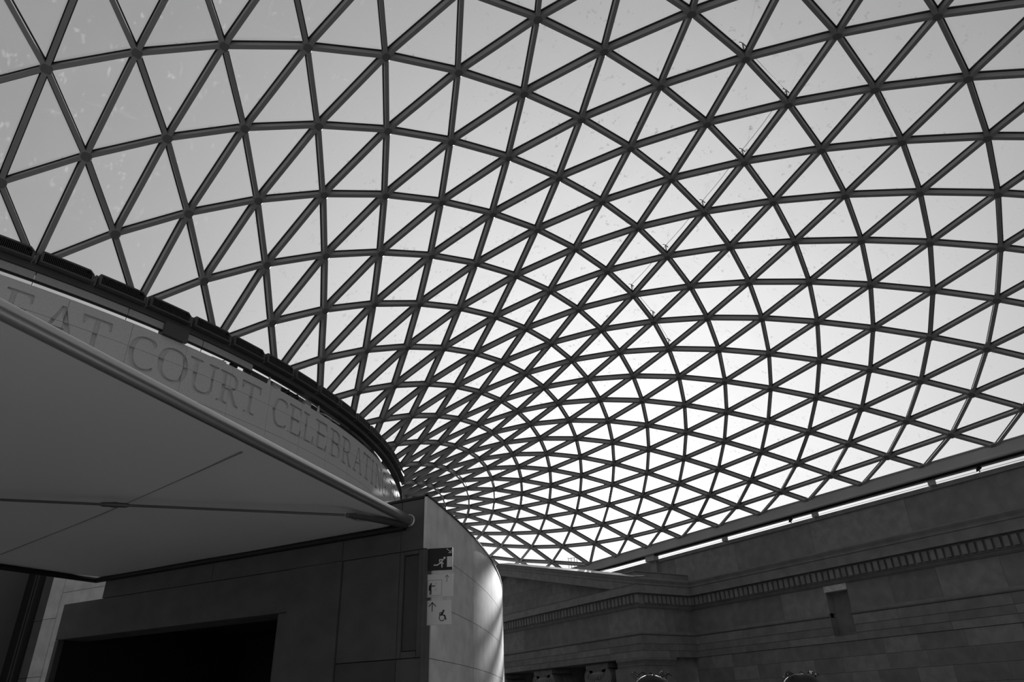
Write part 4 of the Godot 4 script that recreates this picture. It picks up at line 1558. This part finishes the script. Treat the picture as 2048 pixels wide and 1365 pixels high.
func person(label: String, at: Vector3, turn: float, tall: float, coat: Material, long_hair: bool) -> void:
	var o := root("person", label, "person")
	var s := tall / 1.75
	o.transform = Transform3D(Basis(Vector3.UP, turn).scaled(Vector3.ONE * s), at)
	var H := Vector3(0, 1.62, 0)
	var body := [[Vector3(0, 1.0, 0), Vector3(0, 1.38, -0.01), 0.13, 0.15], [Vector3(-0.13, 1.40, 0), Vector3(0.13, 1.40, 0), 0.075, 0.075], [Vector3(0, 1.42, 0), Vector3(0, 1.54, 0.015), 0.058, 0.055],
		[Vector3(-0.08, 0.98, 0), Vector3(0.08, 0.98, 0), 0.125, 0.125]]
	for x in [-1.0, 1.0]:
		body.append_array([[Vector3(0.09 * x, 0.95, 0), Vector3(0.10 * x, 0.50, 0.01), 0.085, 0.055], [Vector3(0.10 * x, 0.50, 0.01), Vector3(0.11 * x, 0.09, -0.02), 0.057, 0.038], [Vector3(0.11 * x, 0.045, -0.03), Vector3(0.12 * x, 0.035, 0.15), 0.042, 0.032],
			[Vector3(0.17 * x, 1.40, 0), Vector3(0.24 * x, 1.10, -0.02), 0.055, 0.042], [Vector3(0.24 * x, 1.10, -0.02), Vector3(0.25 * x, 0.85, 0.06), 0.040, 0.028]])
	var st := begin(false)
	nets(st, body, Vector3(-0.36, -0.02, -0.24), Vector3(0.36, 1.6, 0.26), 0.03, 0.04)
	# head with nose, brow, chin and ears
	var head := [[H + Vector3(0, 0.03, -0.015), H + Vector3(0, 0.025, 0.015), 0.088, 0.08], [H + Vector3(0, -0.07, 0.045), H + Vector3(0, -0.04, 0.03), 0.045, 0.06], [H + Vector3(0, 0.0, 0.09), H + Vector3(0, -0.03, 0.108), 0.011, 0.016],
		[H + Vector3(-0.03, 0.022, 0.082), H + Vector3(0.03, 0.022, 0.082), 0.014, 0.014], [H + Vector3(-0.02, -0.062, 0.085), H + Vector3(0.02, -0.062, 0.085), 0.009, 0.009],
		[H + Vector3(-0.086, 0.0, 0.0), H + Vector3(-0.09, 0.03, -0.01), 0.012, 0.016], [H + Vector3(0.086, 0.0, 0.0), H + Vector3(0.09, 0.03, -0.01), 0.012, 0.016], [H + Vector3(0, -0.12, 0.0), H + Vector3(0, -0.05, 0.0), 0.05, 0.055]]
	nets(st, head, H + Vector3(-0.13, -0.16, -0.13), H + Vector3(0.13, 0.14, 0.15), 0.010, 0.015)
	# hands: palm, four fingers and a thumb on each
	for x in [-1.0, 1.0]:
		var w := Vector3(0.25 * x, 0.84, 0.065)
		var hand := [[w, w + Vector3(0, -0.07, 0.015), 0.024, 0.026]]
		for f in 4:
			var r := w + Vector3(0, -0.085, -0.005 + 0.016 * f)
			var l: float = [0.055, 0.068, 0.07, 0.062][f]
			hand.append([r, r + Vector3(-0.006 * x, -l * 0.55, 0.006), 0.009, 0.0085])
			hand.append([r + Vector3(-0.006 * x, -l * 0.55, 0.006), r + Vector3(-0.022 * x, -l, 0.010), 0.0085, 0.0075])
		hand.append([w + Vector3(-0.005 * x, -0.03, 0.03), w + Vector3(-0.015 * x, -0.07, 0.055), 0.011, 0.0085])
		nets(st, hand, w + Vector3(-0.06, -0.20, -0.05), w + Vector3(0.06, 0.04, 0.09), 0.007, 0.008)
	part("body", st, M.skin, o)
	# coat and trousers follow the body
	var shirt := []
	var legs := []
	for b in body:
		if b[0].y > 0.97 and b[1].y > 0.84 and not (b[2] < 0.06 and b[0].x == 0.0): shirt.append([b[0], b[1], b[2] + 0.02, b[3] + 0.02])
		elif b[0].y > 0.4 and b[0].y < 0.97: legs.append([b[0], b[1], b[2] + 0.016, b[3] + 0.022])
	st = begin(false)
	nets(st, shirt, Vector3(-0.40, 0.72, -0.26), Vector3(0.40, 1.56, 0.26), 0.03, 0.05)
	part("coat", st, coat, o)
	st = begin(false)
	nets(st, legs, Vector3(-0.30, 0.0, -0.2), Vector3(0.30, 1.1, 0.2), 0.03, 0.03)
	part("trousers", st, M.cloth, o)
	var hair := [[H + Vector3(0, 0.045, -0.025), H + Vector3(0, 0.05, 0.01), 0.094, 0.086], [H + Vector3(0, 0.0, -0.05), H + Vector3(0, -0.03, -0.05), 0.075, 0.06]]
	if long_hair: hair.append([H + Vector3(0, -0.02, -0.06), H + Vector3(0, -0.18, -0.075), 0.07, 0.05])
	st = begin(false)
	nets(st, hair, H + Vector3(-0.14, -0.26, -0.18), H + Vector3(0.14, 0.17, 0.11), 0.012, 0.02)
	# loose strands that catch the light
	for i in 26:
		var a := rng.randf() * TAU
		var e := Vector3(cos(a) * 0.075, 0.135 - 0.02 * rng.randf(), sin(a) * 0.07 - 0.02)
		var d := Vector3(cos(a + 1.2), 0.25 * rng.randf(), sin(a + 1.2)) * 0.05
		tube(st, [H + e, H + e + d * 0.5 + Vector3(0, 0.012, 0), H + e + d + Vector3(0, -0.004, 0)], [0.0022, 0.0018, 0.0006], 4, false)
	part("hair", st, M.hair, o)

func build_people() -> void:
	person("person with short tousled hair standing in front of the portico pier", CAM * Vector3(1, 0, 1) + Vector3(0.7417 * 3.8, FLOOR_Y, 0.6696 * 3.8), 0.4, 1.735, M.cloth2, false)
	person("person with dark hair standing before the plain right wall, below the slot", CAM * Vector3(1, 0, 1) + Vector3(0.6146 * 4.5, FLOOR_Y, 0.7882 * 4.5), 2.6, 1.735, M.cloth, true)
